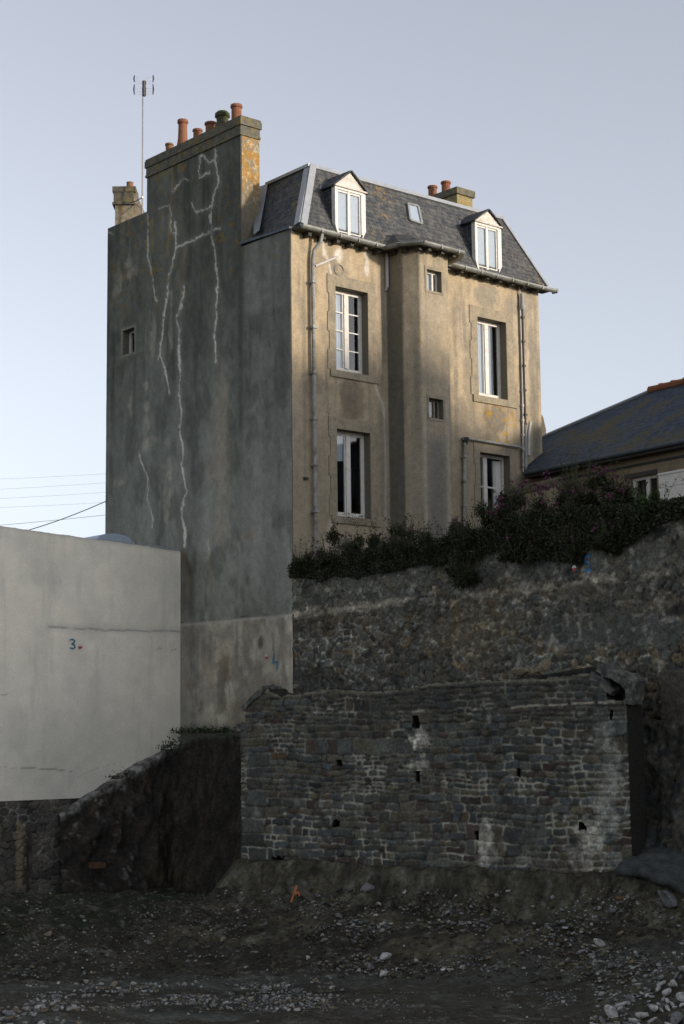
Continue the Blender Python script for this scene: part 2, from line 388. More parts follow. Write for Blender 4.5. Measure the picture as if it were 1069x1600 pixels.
# paler panel under the low parapet beside the corner, bounded by a darker edge
pan = sst(1.75, 1.68, Yg) * sst(9.45, 9.6, Zg + .15 * (n_md - .5))
Cg = L3(Cg, (.165, .175, .17), pan * (.35 + .4 * n_md))
Cg = L3(Cg, (.055, .06, .055), np.exp(-((Yg - 1.85) / .10) ** 2) * sst(6.3, 7.2, Zg) * .55)
# brown wash and bare patches
def blob(y, z, ry, rz, nz=.6, s=21):
    d = np.hypot((Yg - y) / ry, (Zg - z) / rz) + (fbm(Yg * 4, Zg * 4, s) - .5) * 2 * nz
    return sst(1.25, .5, d)
for px, py, ry, rz, c, k in [((348), 640, .22, 1.0, (.22, .195, .155), .5), (347, 720, .26, .9, (.23, .205, .165), .55), (345, 820, .22, .5, (.23, .20, .16), .5),
                             (345, 700, .45, 2.2, (.19, .18, .155), .45), (390, 838, .25, .15, (.2, .16, .12), .4), (330, 735, .3, .2, (.22, .2, .17), .5)]:
    y, z = gx((px, py)); Cg = L3(Cg, c, blob(y, z, ry, rz, .5, 31 + py) * k)
for px, py, ry, rz in [(230, 604, .14, .10), (230, 632, .13, .16), (231, 665, .17, .20), (236, 690, .24, .12), (262, 690, .12, .12), (228, 692, .1, .16), (255, 728, .17, .07),
                       (265, 740, .12, .5), (262, 780, .14, .4), (203, 632, .13, .12), (187, 755, .3, .08), (205, 634, .08, .3), (260, 805, .1, .12), (240, 520, .12, .5), (268, 510, .1, .7),
                       (205, 425, .4, .3), (185, 440, .25, .4)]:
    y, z = gx((px, py)); Cg = L3(Cg, (.27, .265, .225), blob(y, z, ry * 1.1, rz * 1.1, .9, 41 + px) * .5 * (.4 + .9 * n_hi))
# lichen freckles and rusty streaks high up
lf = sst(.66, .74, fbm(Yg * 7, Zg * 7, 66, 3)) * sst(7.5, 12.0, Zg) * sst(.4, .55, n_lo)
Cg = L3(Cg, (.16, .105, .02), lf * .6)
fr1, _, idf = cells(Yg / .35, Zg / .35, 71)
Cg = L3(Cg, (.19, .12, .03), (fr1 < .10) * (idf > .55) * sst(.48, .56, vn(Yg * .9, Zg * .5, 73)) * .3)
for pts, c, wd, k in [([r1(365, 480), r1(370, 560), r1(360, 660), r1(352, 760), r1(345, 900)], (.20, .13, .06), .05, .6), ([r1(430, 860), r1(420, 1000), r1(418, 1120)], (.2, .15, .1), .09, .45),
                      ([r1(270, 740), r1(275, 900)], (.17, .12, .03), .05, .5), ([r1(300, 470), r1(320, 500)], (.17, .12, .03), .2, .5), ([r1(395, 460), r1(410, 490)], (.17, .12, .03), .12, .5),
                      ([(288, 862), (292, 880), (296, 905), (293, 935)], (.20, .13, .05), .05, .6), ([(289, 870), (300, 900), (298, 960)], (.05, .05, .045), .12, .5),
                      ([(327, 840), (328, 875), (332, 920)], (.17, .14, .08), .05, .5)]:
    g = [gx(p) for p in pts]; Cg = L3(Cg, c, np.exp(-(pdist(Yg, Zg, g) / wd) ** 2) * (k + .4 * (n_hi - .5)))
# lower band of newer plaster
band = sst(2.60, 2.52, Zg + .07 * (fbm(Yg * 3, Zg * 0, 91) - .5))
cb = np.zeros_like(Cg); cb[:] = (.33, .32, .275)
cb = L3(cb, (.22, .215, .185), sst(.4, .62, n_md)); cb = L3(cb, (.2, .21, .2), sst(2.2, 4.1, Yg) * .7)
for px, py, ry, rz, k in [(352, 1050, .3, .4, .8), (348, 1085, .22, .4, .7), (315, 1105, .13, .2, .7), (300, 1068, .14, .15, .6), (330, 1030, .25, .5, .4), (375, 1110, .5, .3, .4), (300, 1000, .2, .5, .4)]:
    y, z = gx((px, py)); cb = L3(cb, (.15, .13, .095), blob(y, z, ry, rz, .9, 51 + px) * k)
cb = L3(cb, (.14, .15, .15), sst(.55, .7, fbm(Yg * 6, Zg * 1.0, 95)) * .6)
y, z = gx((409, 1004)); cb = L3(cb, (.1, .1, .09), blob(y, z, .1, .17, .3))
cb = L3(cb, (.055, .06, .05), sst(.35, .0, Zg + .35 * (n_md - .5)) * .8)
Cg = Cg * (1 - band[..., None]) + cb * band[..., None]
lip = pdist(Yg, Zg, [(-.1, 2.56), (4.3, 2.57)]) + .04 * (n_hi - .5)
Cg = L3(Cg, (.30, .30, .275), sst(.045, .015, lip) * .8); Cg = L3(Cg, (.05, .055, .05), sst(.03, .01, np.abs(Zg - 2.62 - .05 * (n_md - .5))) * sst(.5, .62, n_md) * .8)
# crack repairs in pale mortar
CR = [([r1(600, 320), r1(575, 400), r1(575, 470), r1(585, 560), r1(560, 640), r1(553, 700), r1(550, 800), r1(570, 890), r1(583, 990), r1(580, 1100), (338.3, 480), (339.6, 497), (334.6, 526), (337.4, 539), (336.8, 566)], .042, 1.0),
      ([r1(380, 760), r1(386, 840), r1(380, 910), r1(350, 1010), r1(340, 1140), (259.6, 480), (254.9, 502), (253.5, 530), (250.4, 553), (256.8, 570), (261, 592), (266.7, 616)], .038, .9),
      ([r1(355, 690), r1(360, 780), r1(365, 800), r1(385, 810)], .03, .7), ([(250.4, 552), (247.5, 562)], .03, .8),
      ([r1(425, 1060), r1(410, 1160), (283.5, 480), (278.4, 497), (281.2, 516), (280.1, 542), (282.1, 567), (283.5, 587), (280.1, 603), (283.5, 654), (282.9, 676), (287.7, 702), (284.9, 727), (289.1, 749), (294.2, 766), (286.3, 789), (283.5, 806), (289.1, 828), (289.1, 855)], .055, .9),
      ([r1(250, 720), r1(250, 920), r1(275, 1030), r1(285, 1090), r1(297, 1132)], .026, .6),
      ([(218.4, 711), (227.4, 738), (231.6, 749), (232.4, 783), (240, 811), (238.6, 824)], .036, .7),
      ([r1(385, 880), r1(440, 850), r1(500, 825), r1(545, 800), r1(597, 778)], .03, .9),
      ([r1(490, 345), r1(500, 400), r1(500, 440), r1(494, 500), r1(500, 545), r1(548, 515)], .028, .9), ([r1(500, 440), r1(520, 440), r1(535, 465), r1(570, 462)], .028, .8),
      ([r1(368, 612), r1(400, 570), r1(425, 545), r1(445, 560)], .028, .6), ([r1(460, 662), r1(482, 710), r1(520, 692), r1(552, 678)], .028, .8), ([r1(300, 690), r1(352, 680)], .02, .4),
      ([(168, 362), (176, 366)], .02, .5), ([(327, 842), (327, 872)], .03, .35)]
for pts, wd, k in CR:
    g = [gx(p) for p in pts]; wn_ = vn(Yg * 2.3 + 9, Zg * 2.3, 97); d = pdist(Yg + .16 * (n_md - .5) + .10 * (n_hi - .5) + .05 * (vn(Yg * 17, Zg * 17, 98) - .5), Zg + .14 * (n_hi - .5), g) + .020 * (n_hi - .5) * 2; wd = wd * (.42 + .85 * wn_)
    Cg = L3(Cg, (.20, .205, .19), np.exp(-(d / (wd * 3.0)) ** 2) * .42 * k)
    Cg = L3(Cg, (.50, .51, .475), np.clip((wd * .95 - d) / (wd * .6), 0, 1) * k * (.6 + .5 * wn_))
y, z = gx((202, 532)); hal = np.maximum(np.abs(Yg - 6.515) - .265, np.abs(Zg - 9.88) - .32)
Cg = L3(Cg, (.26, .25, .21), sst(.12, .0, hal) * .5)
n_v = fbm(Yg * 1.6, Zg * .16, 121); Cg = Cg * (1.30 * (.62 + .76 * n_v) * (.74 + .52 * n_hi))[..., None] * np.array([1.09, 1.02, .93])
PG = np.stack([-.012 - .008 * n_md - .012 * band, Yg, Zg], -1)
grid_wall('gable_wall', ys, zs, keep, PG, np.array([-1., 0, 0]), Cg, M['gable'], house, GH, edge_col=(.16, .15, .125))
mb = MB(); mb.box((.33, .02, -.6), (.42, 1.8, 11.1)); mb.box((.33, 1.9, -.6), (.42, 7.5, 9.5)); mb.box((.33, 1.9, 10.26), (.42, 7.5, 13.0)); mb.box((.33, 1.9, 9.5), (.42, 6.2, 10.26))
mb.build('gable_core', M['dark_int'], house)
# slit window in the gable
wf = MB(); wf.box((.18, 6.25, 9.56), (.24, 6.33, 10.2)); wf.box((.18, 6.70, 9.56), (.24, 6.78, 10.2)); wf.box((.18, 6.33, 9.56), (.24, 6.70, 9.62)); wf.box((.18, 6.33, 10.14), (.24, 6.70, 10.2))
wo_ = wf.build('window', M['white'], house); MB().box((.205, 6.33, 9.62), (.215, 6.70, 10.14)).build('pane', M['glass'], wo_)

# ---- front wall with the canted stair bay: one skin along the plan outline
PATH = np.array([(0, 0), (2.90, 0), (2.93, -.50), (3.16, -.84), (4.08, -.84), (4.36, -.5), (4.40, 0), (8.15, 0), (8.15, 7.5)], float)
seg = np.diff(PATH, axis=0); sl = np.hypot(*seg.T); cum = np.concatenate([[0], np.cumsum(sl)])
sn = np.stack([seg[:, 1], -seg[:, 0]], 1) / sl[:, None]
U_of = lambda X, k: cum[k] + (X - PATH[k, 0]) if k in (0, 3, 6) else None
WINS = {'lu': (1.28, 2.27, 8.17, 10.13), 'll': (1.28, 2.29, 4.83, 6.82), 'ru': (5.89, 6.91, 8.17, 10.15), 'rl': (5.88, 6.93, 4.40, 6.76)}
BW = [(3.36, 3.83, 9.97 + .0, 10.62), (3.36, 3.85, 6.98, 7.62)]
def fx(px, py, Y=0.): q = onY(px, py, Y); return q[0], q[2]
a, b = fx(666, 417, -.84), fx(689.5, 458, -.84); BW[0] = (a[0], b[0], b[1], a[1] - .05)
a, b = fx(669.5, 618, -.84), fx(692.5, 656, -.84); BW[1] = (a[0], b[0], b[1], a[1] - .05)
ub = list(cum) + [U_of(x, 0) for k in ('lu', 'll') for x in WINS[k][:2]] + [U_of(x, 3) for q in BW for x in q[:2]] + [U_of(x, 6) for k in ('ru', 'rl') for x in WINS[k][:2]]
zb = [3.2, 11.22] + [z for k in WINS for z in WINS[k][2:]] + [z for q in BW for z in q[2:]]
def uniq(v):
    v = sorted(v); o = [v[0]]
    for q in v[1:]:
        if q - o[-1] > 1e-4: o.append(q)
    return o
us = lines(uniq(ub), .035); zs = lines(uniq(zb), .035)
uc = (us[:-1] + us[1:]) / 2; zc = (zs[:-1] + zs[1:]) / 2; UC, ZC = np.meshgrid(uc, zc, indexing='ij')
keep = np.ones(UC.shape, bool)
for k, (x0, x1, z0, z1) in WINS.items():
    s_ = 0 if k[0] == 'l' else 6; keep &= ~((UC > U_of(x0, s_)) & (UC < U_of(x1, s_)) & (ZC > z0) & (ZC < z1))
for x0, x1, z0, z1 in BW: keep &= ~((UC > U_of(x0, 3)) & (UC < U_of(x1, 3)) & (ZC > z0) & (ZC < z1))
si = np.clip(np.searchsorted(cum, us + 1e-7) - 1, 0, len(seg) - 1)
tt = (us - cum[si]) / sl[si]; XY = PATH[si] + seg[si] * tt[:, None]
nr = sn[si].copy(); onc = np.isclose(tt, 0) & (si > 0); nr[onc] = (sn[si[onc]] + sn[si[onc] - 1]); nr /= np.linalg.norm(nr, axis=1)[:, None]
Uf, Zf = np.meshgrid(us, zs, indexing='ij'); Xf = np.broadcast_to(XY[:, 0][:, None], Uf.shape); Sf = np.broadcast_to(si[:, None], Uf.shape)
q_lo = fbm(Uf * .9, Zf * .6, 103); q_md = fbm(Uf * 3.2, Zf * 2.2, 105); q_hi = fbm(Uf * 10, Zf * 10, 107); q_st = fbm(Uf * 7, Zf * .5, 109)
Cf = np.zeros(Uf.shape + (3,)); Cf[:] = (.355, .285, .188)
Cf = L3(Cf, (.24, .205, .15), sst(.42, .68, q_md) * .8)
Cf = L3(Cf, (.38, .32, .24), sst(.52, .72, q_lo) * .5)
Cf = L3(Cf, (.17, .15, .115), sst(.56, .74, q_st) * .6)
lowg = sst(8.2, 5.5, Zf + 1.2 * (q_lo - .5)); Cf = L3(Cf, (.285, .245, .172), lowg * .7)
eav = sst(10.5, 11.1, Zf + .9 * (fbm(Uf * 2.5, Zf * .4, 111) - .5)); Cf = L3(Cf, (.40, .32, .205), eav * .7)
def fblob(x, z, rx, rz, nz=.5, s=121, segs=(0, 6, 7)):
    m = np.isin(Sf, segs)
    d = np.hypot((Xf - x) / rx, (Zf - z) / rz) + (fbm(Uf * 4.5, Zf * 3.5, s) - .5) * 2 * nz
    return sst(1.05, .6, d) * m
for px, py, rx, rz, c, k in [(552, 612, .42, .75, (.15, .125, .09), .65), (545, 640, .3, .5, (.13, .11, .08), .5), (775, 655, .42, .45, (.13, .12, .10), .7), (765, 690, .4, .3, (.13, .12, .09), .6),
                             (735, 600, .25, 1.2, (.21, .185, .135), .6), (760, 462, .5, .35, (.21, .19, .15), .7), (820, 470, .3, .4, (.22, .2, .165), .6), (800, 480, .35, .2, (.21, .19, .15), .5),
                             (596, 480, .12, 2.0, (.2, .18, .13), .5), (596, 700, .14, 2.2, (.18, .165, .13), .5), (832, 600, .14, 2.2, (.17, .155, .12), .6), (838, 690, .2, .7, (.15, .14, .11), .6),  # narrow strips just left of the bay paint in its cast shadow
                             (530, 850, .4, .25, (.15, .14, .11), .7), (475, 560, .06, 3., (.17, .15, .11), .5), (700, 600, .12, 2.5, (.17, .155, .125), .5)]:
    x, z = fx(px, py); Cf = L3(Cf, c, fblob(x, z, rx, rz, .55, 130 + px) * k)
for px, py, rx, rz, c, k in [(529, 398, .18, .22, (.56, .52, .45), .9), (506, 392, .07, .2, (.5, .46, .4), .7), (572, 398, .10, .12, (.52, .48, .42), .8), (573, 415, .09, .3, (.52, .48, .42), .85), (579, 572, .09, .25, (.5, .48, .43), .85),
                             (498, 640, .3, .4, (.36, .29, .19), .6), (515, 838, .12, .4, (.42, .36, .27), .6), (490, 850, .2, .3, (.36, .31, .22), .6)]:
    x, z = fx(px, py); Cf = L3(Cf, c, fblob(x, z, rx, rz, .35, 170 + px) * k)
for pts, wd, k in [([(505, 378), (507, 395), (512, 405)], .05, .8), ([(514, 412), (517, 428), (522, 443)], .045, .9), ([(579, 575), (584, 590), (589, 612), (597, 630), (600, 650)], .04, .8),
                   ([(600, 640), (602, 720), (603, 830)], .04, .5), ([(517, 820), (510, 850), (498, 872)], .05, .4)]:
    g = [fx(*p) for p in pts]; d = pdist(Xf + .05 * (q_md - .5), Zf, g) + .02 * (q_hi - .5); m = np.isin(Sf, (0, 6))
    Cf = L3(Cf, (.50, .47, .41), sst(wd, wd * .35, d) * m * k)
# bay: streaked cement, darker below its little windows
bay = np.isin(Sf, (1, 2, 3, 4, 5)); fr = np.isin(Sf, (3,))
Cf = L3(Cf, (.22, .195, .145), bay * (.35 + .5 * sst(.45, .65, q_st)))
Cf = L3(Cf, (.115, .112, .092), np.isin(Sf, (1,)) * (.35 + .5 * sst(11.2, 9.6, Zf + 1.3 * (Uf - 3.2))))  # left face of the bay: its shade painted into the wall colour
xm = (BW[1][0] + BW[1][1]) / 2
Cf = L3(Cf, (.135, .135, .125), fr * sst(.42, .1, np.abs(Xf - xm) + .3 * (q_st - .5)) * sst(6.95, 6.5, Zf) * .75)
Cf = L3(Cf, (.34, .32, .27), fr * (sst(.06, .02, np.abs(Xf - 3.24 - .05 * (q_md - .5))) + sst(.08, .03, np.abs(Xf - 3.98 - .05 * (q_md - .5)))) * sst(8.6, 7, Zf) * .5)
# ochre lichen under the right-hand window
x, z = fx(783, 665); lm = sst(.60, .68, fbm(Uf * 9, Zf * 9, 190, 3)) * fblob(x, z, .7, .9, .2); Cf = L3(Cf, (.34, .2, .03), lm)
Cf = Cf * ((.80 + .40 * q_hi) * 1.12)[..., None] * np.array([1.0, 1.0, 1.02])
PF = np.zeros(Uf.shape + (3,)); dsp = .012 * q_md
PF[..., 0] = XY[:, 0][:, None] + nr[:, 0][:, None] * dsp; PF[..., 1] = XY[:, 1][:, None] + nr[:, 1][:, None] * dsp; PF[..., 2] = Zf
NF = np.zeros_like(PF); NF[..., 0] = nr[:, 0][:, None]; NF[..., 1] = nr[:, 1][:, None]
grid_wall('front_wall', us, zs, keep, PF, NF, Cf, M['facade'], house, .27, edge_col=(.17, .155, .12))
mb = MB(); mb.box((.2, 7.2, -.6), (8.1, 7.5, 13.0)); mb.box((.43, .3, 3.2), (8.0, 7.2, 3.3)); mb.box((.43, .3, 7.45), (7.85, 7.2, 7.55)); mb.box((.43, .3, 11.1), (7.85, 7.2, 11.2))
mb.build('rear_wall', M['dark_int'], house)

# ---- tall windows: frame, panes, curtain, toothed cement surround
def tall_window(key, slack, bars, curtains, shut_at=None):
    x0, x1, z0, z1 = WINS[key]; yb = .20; f = MB(); e = .065
    f.box((x0, yb, z0), (x0 + e, yb + .06, z1)); f.box((x1 - e, yb, z0), (x1, yb + .06, z1)); f.box((x0 + e, yb, z1 - .09), (x1 - e, yb + .06, z1)); f.box((x0 + e, yb, z0), (x1 - e, yb + .06, z0 + .13))
    xm = (x0 + x1) / 2
    f.box((xm - .06, yb - .025, z0 + .13), (xm + .06, yb + .04, z1 - .09))
    for (a, b) in ((x0 + e, xm - .06), (xm + .06, x1 - e)):
        f.box((a, yb + .005, z0 + .13), (a + .035, yb + .045, z1 - .09)); f.box((b - .035, yb + .005, z0 + .13), (b, yb + .045, z1 - .09))
    for k in range(1, bars + 1):
        z = z0 + .13 + (z1 - z0 - .22) * k / (bars + 1)
        for (a, b) in ((x0 + e + .035, xm - .095), (xm + .095, x1 - e - .035)): f.box((a, yb + .008, z - .014), (b, yb + .040, z + .014))
    w_ = f.build('window', M['white'], house)
    for (a, b) in ((x0 + e + .03, xm - .09), (xm + .09, x1 - e - .03)):
        MB().box((a, yb + .018, z0 + .12), (b, yb + .026, z1 - .08)).build('pane', M['glass'], w_)
    for (a, b, za, zb_, slope) in curtains:      # hanging cloth behind the glass, folded
        xs_ = np.linspace(a, b, 25); c = MB(); vs = []
        for i, x in enumerate(xs_):
            y = yb + .055 + .008 * math.sin(i * 1.3); vs += [(x, y, za + slope * (x - a)), (x, y, zb_)]
        c.add(vs, [(2 * i, 2 * i + 2, 2 * i + 3, 2 * i + 1) for i in range(24)])
        cu = c.build('curtain', M['curtain'], w_); md = cu.modifiers.new('t', 'SOLIDIFY'); md.thickness = .004
    return w_
def surround(name, x0, x1, z0, z1, L, R_, T, B):
    """proud cement bands round the opening, toothed on the left like the quoins they imitate"""
    s = MB(); p0, p1 = -.026, .02; n = 5; hs_ = (z1 + T - z0) / n
    for i in range(n):
        tooth = L + (.05 if i % 2 == 0 else 0.0)
        s.box((x0 - tooth, p0, z0 + i * hs_), (x0 - .002, p1, z0 + (i + 1) * hs_ - (T if i == n - 1 else 0)))
    s.box((x0 - L - .05, p0, z1 + .0), (x1 + R_, p1, z1 + T)); s.box((x1 + .002, p0, z0), (x1 + R_, p1, z1))
    s.box((x0 - L + .02, p0 - .018, z0 - B), (x1 + R_ + .05, p1, z0 - .001))
    return s.build(name, M['surround'], house)
x0, x1, z0, z1 = WINS['lu']; tall_window('lu', 0, 3, [(x0 + .05, (x0 + x1) / 2 - .06, z0 + .1, z1 - .1, 0)])
surround('window_surround', x0, x1, z0, z1, .19, .24, .26, .16)
x0, x1, z0, z1 = WINS['ll']; tall_window('ll', 0, 0, [(x0 + .05, (x0 + x1) / 2 - .04, z0 + 1.28, z1 - .1, .12)])
surround('window_surround', x0, x1, z0, z1, .19, .22, .26, .16)
x0, x1, z0, z1 = WINS['ru']; tall_window('ru', 0, 0, [(x0 + .05, (x0 + x1) / 2 - .06, z0 + .1, z1 - .1, 0), ((x0 + x1) / 2 + .06, (x0 + x1) / 2 + .22, z0 + .1, z1 - .1, 0)])
surround('window_surround', x0, x1, z0, z1, .22, .26, .26, .17)
x0, x1, z0, z1 = WINS['rl']; xm = (x0 + x1) / 2
# lower right window: narrow fixed light on the left, the right leaf swung inward shows its white edge
f = MB(); yb = .20
f.box((x0, yb, z0), (x0 + .05, yb + .06, z1)); f.box((x1 - .06, yb, z0), (x1, yb + .06, z1)); f.box((x0 + .05, yb, z1 - .07), (x1 - .06, yb + .06, z1)); f.box((x0 + .31, yb - .02, z0), (x0 + .44, yb + .05, z1 - .07))
f.prism([(x1 - .06, yb + .06, z0), (x1 - .06, yb + .10, z0), (x1 - .26, yb + .16, z0), (x1 - .26, yb + .12, z0)], (0, 0, z1 - z0 - .1))
for z in (z1 - .80, z1 - 1.62):
    f.box((x0 + .05, yb + .01, z - .02), (x0 + .31, yb + .04, z + .02)); f.box((x0 + .44, yb + .01, z - .02), (x1 - .27, yb + .04, z + .02))
w_ = f.build('window', M['white'], house); MB().box((x0 + .05, yb + .018, z0), (x0 + .31, yb + .026, z1 - .07)).build('pane', M['glass'], w_)
MB().box((x0 + .44, yb + .018, z0), (x1 - .27, yb + .026, z1 - .07)).build('pane', M['glass'], w_)
surround('window_surround', x0, x1, z0, z1, .16, .22, .22, .16)
# little bay windows
for i, (x0, x1, z0, z1) in enumerate(BW):
    f = MB(); y0 = -.84 + .13; e = .05
    f.box((x0, y0, z0), (x0 + e, y0 + .05, z1)); f.box((x1 - e, y0, z0), (x1, y0 + .05, z1)); f.box((x0 + e, y0, z0), (x1 - e, y0 + .05, z0 + e)); f.box((x0 + e, y0, z1 - e), (x1 - e, y0 + .05, z1))
    f.box((x1 - .19, y0 - .01, z0 + e), (x1 - .14, y0 + .05, z1 - e))
    w_ = f.build('small_window', M['white' if i == 0 else 'reveal'], house)
    MB().box((x0 + e, y0 + .018, z0 + e), (x1 - e, y0 + .024, z1 - e)).build('pane', M['glass'], w_)
    c = MB().box((x0 + e, y0 + .06, z0 + e), (x1 - .2, y0 + .066, z1 - e)).build('curtain', M['curtain'], w_)
    s = MB(); p0, p1, g = -.86, -.82, .055
    s.box((x0 - g, p0, z1 + .002), (x1 + g, p1, z1 + g + .02)); s.box((x0 - g, p0, z0 - g), (x1 + g, p1, z0 - .002)); s.box((x0 - g, p0, z0), (x0 - .002, p1, z1)); s.box((x1 + .002, p0, z0), (x1 + g, p1, z1))
    s.build('window_surround', M['surround'], house)

# ---- mansard roof
RB, RT, RX0, RX1, RY = 11.30, 13.05, .99, 7.45, .5
roof = MB()
fl, fr_, tl, tr = (.10, -.20, RB), (8.32, -.20, RB), (RX0, RY, RT), (RX1, RY, RT + .03)
roof.add([fl, fr_, tr, tl], [(0, 1, 2, 3)])
roof.add([(.10, -.20, RB), (RX0, RY, RT), (RX0, 2.45, 13.0), (.32, 2.45, RB)], [(0, 1, 2, 3)])
roof.add([(8.32, -.20, RB), (8.32, 7.3, RB), (RX1, 6.8, RT), (RX1, RY, RT + .03)], [(0, 1, 2, 3)])
roof.add([(RX0, RY, RT), (RX1, RY, RT + .03), (RX1, 6.8, RT), (4.2, 3.7, RT + .12), (RX0, 6.8, RT)], [(0, 1, 3, 4), (1, 2, 3), (2, 4, 3)])
roof.add([(RX0, 2.45, 13.0), (RX0, 6.8, RT), (.6, 7.3, RB), (.6, 2.45, RB)], [(0, 1, 2, 3)])
roof.add([(8.32, 7.3, RB), (.6, 7.3, RB), (RX0, 6.8, RT), (RX1, 6.8, RT)], [(0, 1, 2, 3)])
ro = roof.build('mansard_roof', M['slate'], house, uvf=lambda c: ((c.x + c.y), (c.z) * 1.07))
def slope_y(z): return -.20 + (z - RB) / (RT - RB) * (RY + .20)
lead = MB()
nrm = np.array([0, -(RT - RB), RY + .2]); nrm = nrm / np.linalg.norm(nrm)
lead.beam(np.array(tl) + nrm * .02 + (.0, 0, .0), np.array(tr) + nrm * .02, .11, .05, nrm)
lead.beam((RX0 - .02, RY - .02, RT + .02), (RX0 - .02, 2.1, 13.03), .09, .07)
a = np.array(fl) + (.10, 0, .02); b = np.array(tl) + (.07, -.02, 0)
lead.beam(a + nrm * .015, b + nrm * .015, .17, .03, nrm)
nl = np.array([-(RT - RB), -.0, RX0 - .1]); nl = nl / np.linalg.norm(nl)
a = np.array(fl) + (.0, .09, .03); b = np.array(tl) + (-.0, .09, 0)
lead.beam(a + nl * .015, b + nl * .015, .17, .03, nl)
a = np.array(fr_) + (-.04, 0, 0); b = np.array(tr) + (-.03, 0, 0); lead.beam(a + nrm * .02, b + nrm * .02, .10, .04, nrm)
lead.build('lead_flashing', M['zinc'], ro)
# zinc saddle between the stack and the left slope
zs_ = [onplane(x, y, nl, (.10, -.20, RB)) + nl * .02 for x, y in ((398, 368), (406.5, 361), (419.5, 289), (398, 296))]
MB().prism(zs_, nl * .02).build('zinc_saddle', M['zinc'], ro)
# parapet capping along the gable, front gutter, soffit, brackets
MB().beam((.06, -.02, 11.255), (.06, 1.80, 11.31), .26, .06).build('parapet_capping', M['dark_gutter'], house)
gut = [(.06, -.30), (2.62, -.30), (2.66, -.70), (3.0, -1.13), (4.30, -1.13), (4.52, -.85), (4.62, -.30), (8.52, -.30)]
GZ = [11.27, 11.25, 11.25, 11.25, 11.235, 11.23, 11.23, 11.20]
gm = MB()
for i in range(len(gut) - 1):
    p = np.array([*gut[i], GZ[i]]); q = np.array([*gut[i + 1], GZ[i + 1]]); d = q - p; L = np.linalg.norm(d); d /= L; s_ = np.cross(d, [0, 0, 1]); s_ /= np.linalg.norm(s_)
    prof = [(math.cos(t) * .085, math.sin(t) * .085) for t in np.linspace(math.pi, 2 * math.pi, 8)] + [(.07, 0), (-.07, 0)]
    gm.prism([p + s_ * cx + np.array([0, 0, 1]) * cz for cx, cz in prof], q - p)
    for k in range(1, int(L / .55) + 1):
        c = p + d * (k * .55); gm.obox(c + (0, 0, -.035), d * .012, s_ * .092, np.array([0, 0, .055]))
go = gm.build('gutter', M['gutter'], house)
so = MB()
so.prism([(.02, -.27, 11.19), (2.66, -.27, 11.19), (2.72, -.66, 11.19), (3.04, -1.06, 11.19), (4.26, -1.06, 11.19), (4.47, -.8, 11.19), (4.58, -.27, 11.19), (8.42, -.27, 11.17), (8.42, .1, 11.17), (.02, .1, 11.19)], (0, 0, .06))
so.build('eaves_soffit', M['timber'], house)
# zinc-clad little roof over the bay
so = MB(); bp = [(2.60, -.26), (2.70, -.68), (3.03, -1.09), (4.27, -1.09), (4.49, -.82), (4.60, -.26)]
tp = [(2.75, .02), (2.95, -.2), (3.2, -.42), (4.1, -.42), (4.3, -.2), (4.45, .02)]
so.add([(x, y, 11.26) for x, y in bp] + [(x, y, 11.62) for x, y in tp], [(i, i + 1, 7 + i, 6 + i) for i in range(5)] + [(6, 7, 8, 9, 10, 11)])
so.build('bay_roof', M['slate'], house, uvf=lambda c: (c.x + c.y, c.z * 1.3))
for x in list(np.arange(.38, 2.6, .42)) + list(np.arange(4.75, 8.3, .45)):
    MB().box((x - .045, -.22, 11.09), (x + .045, -.012, 11.188)).build('eaves_bracket', M['timber'], house)
for x, y in ((2.86, -.30), (2.93, -.62), (3.07, -.92), (3.3, -1.0), (3.72, -1.0), (4.1, -1.0)):
    MB().box((x - .045, y - .06, 11.09), (x + .045, y + .10, 11.188)).build('eaves_bracket', M['timber'], house)

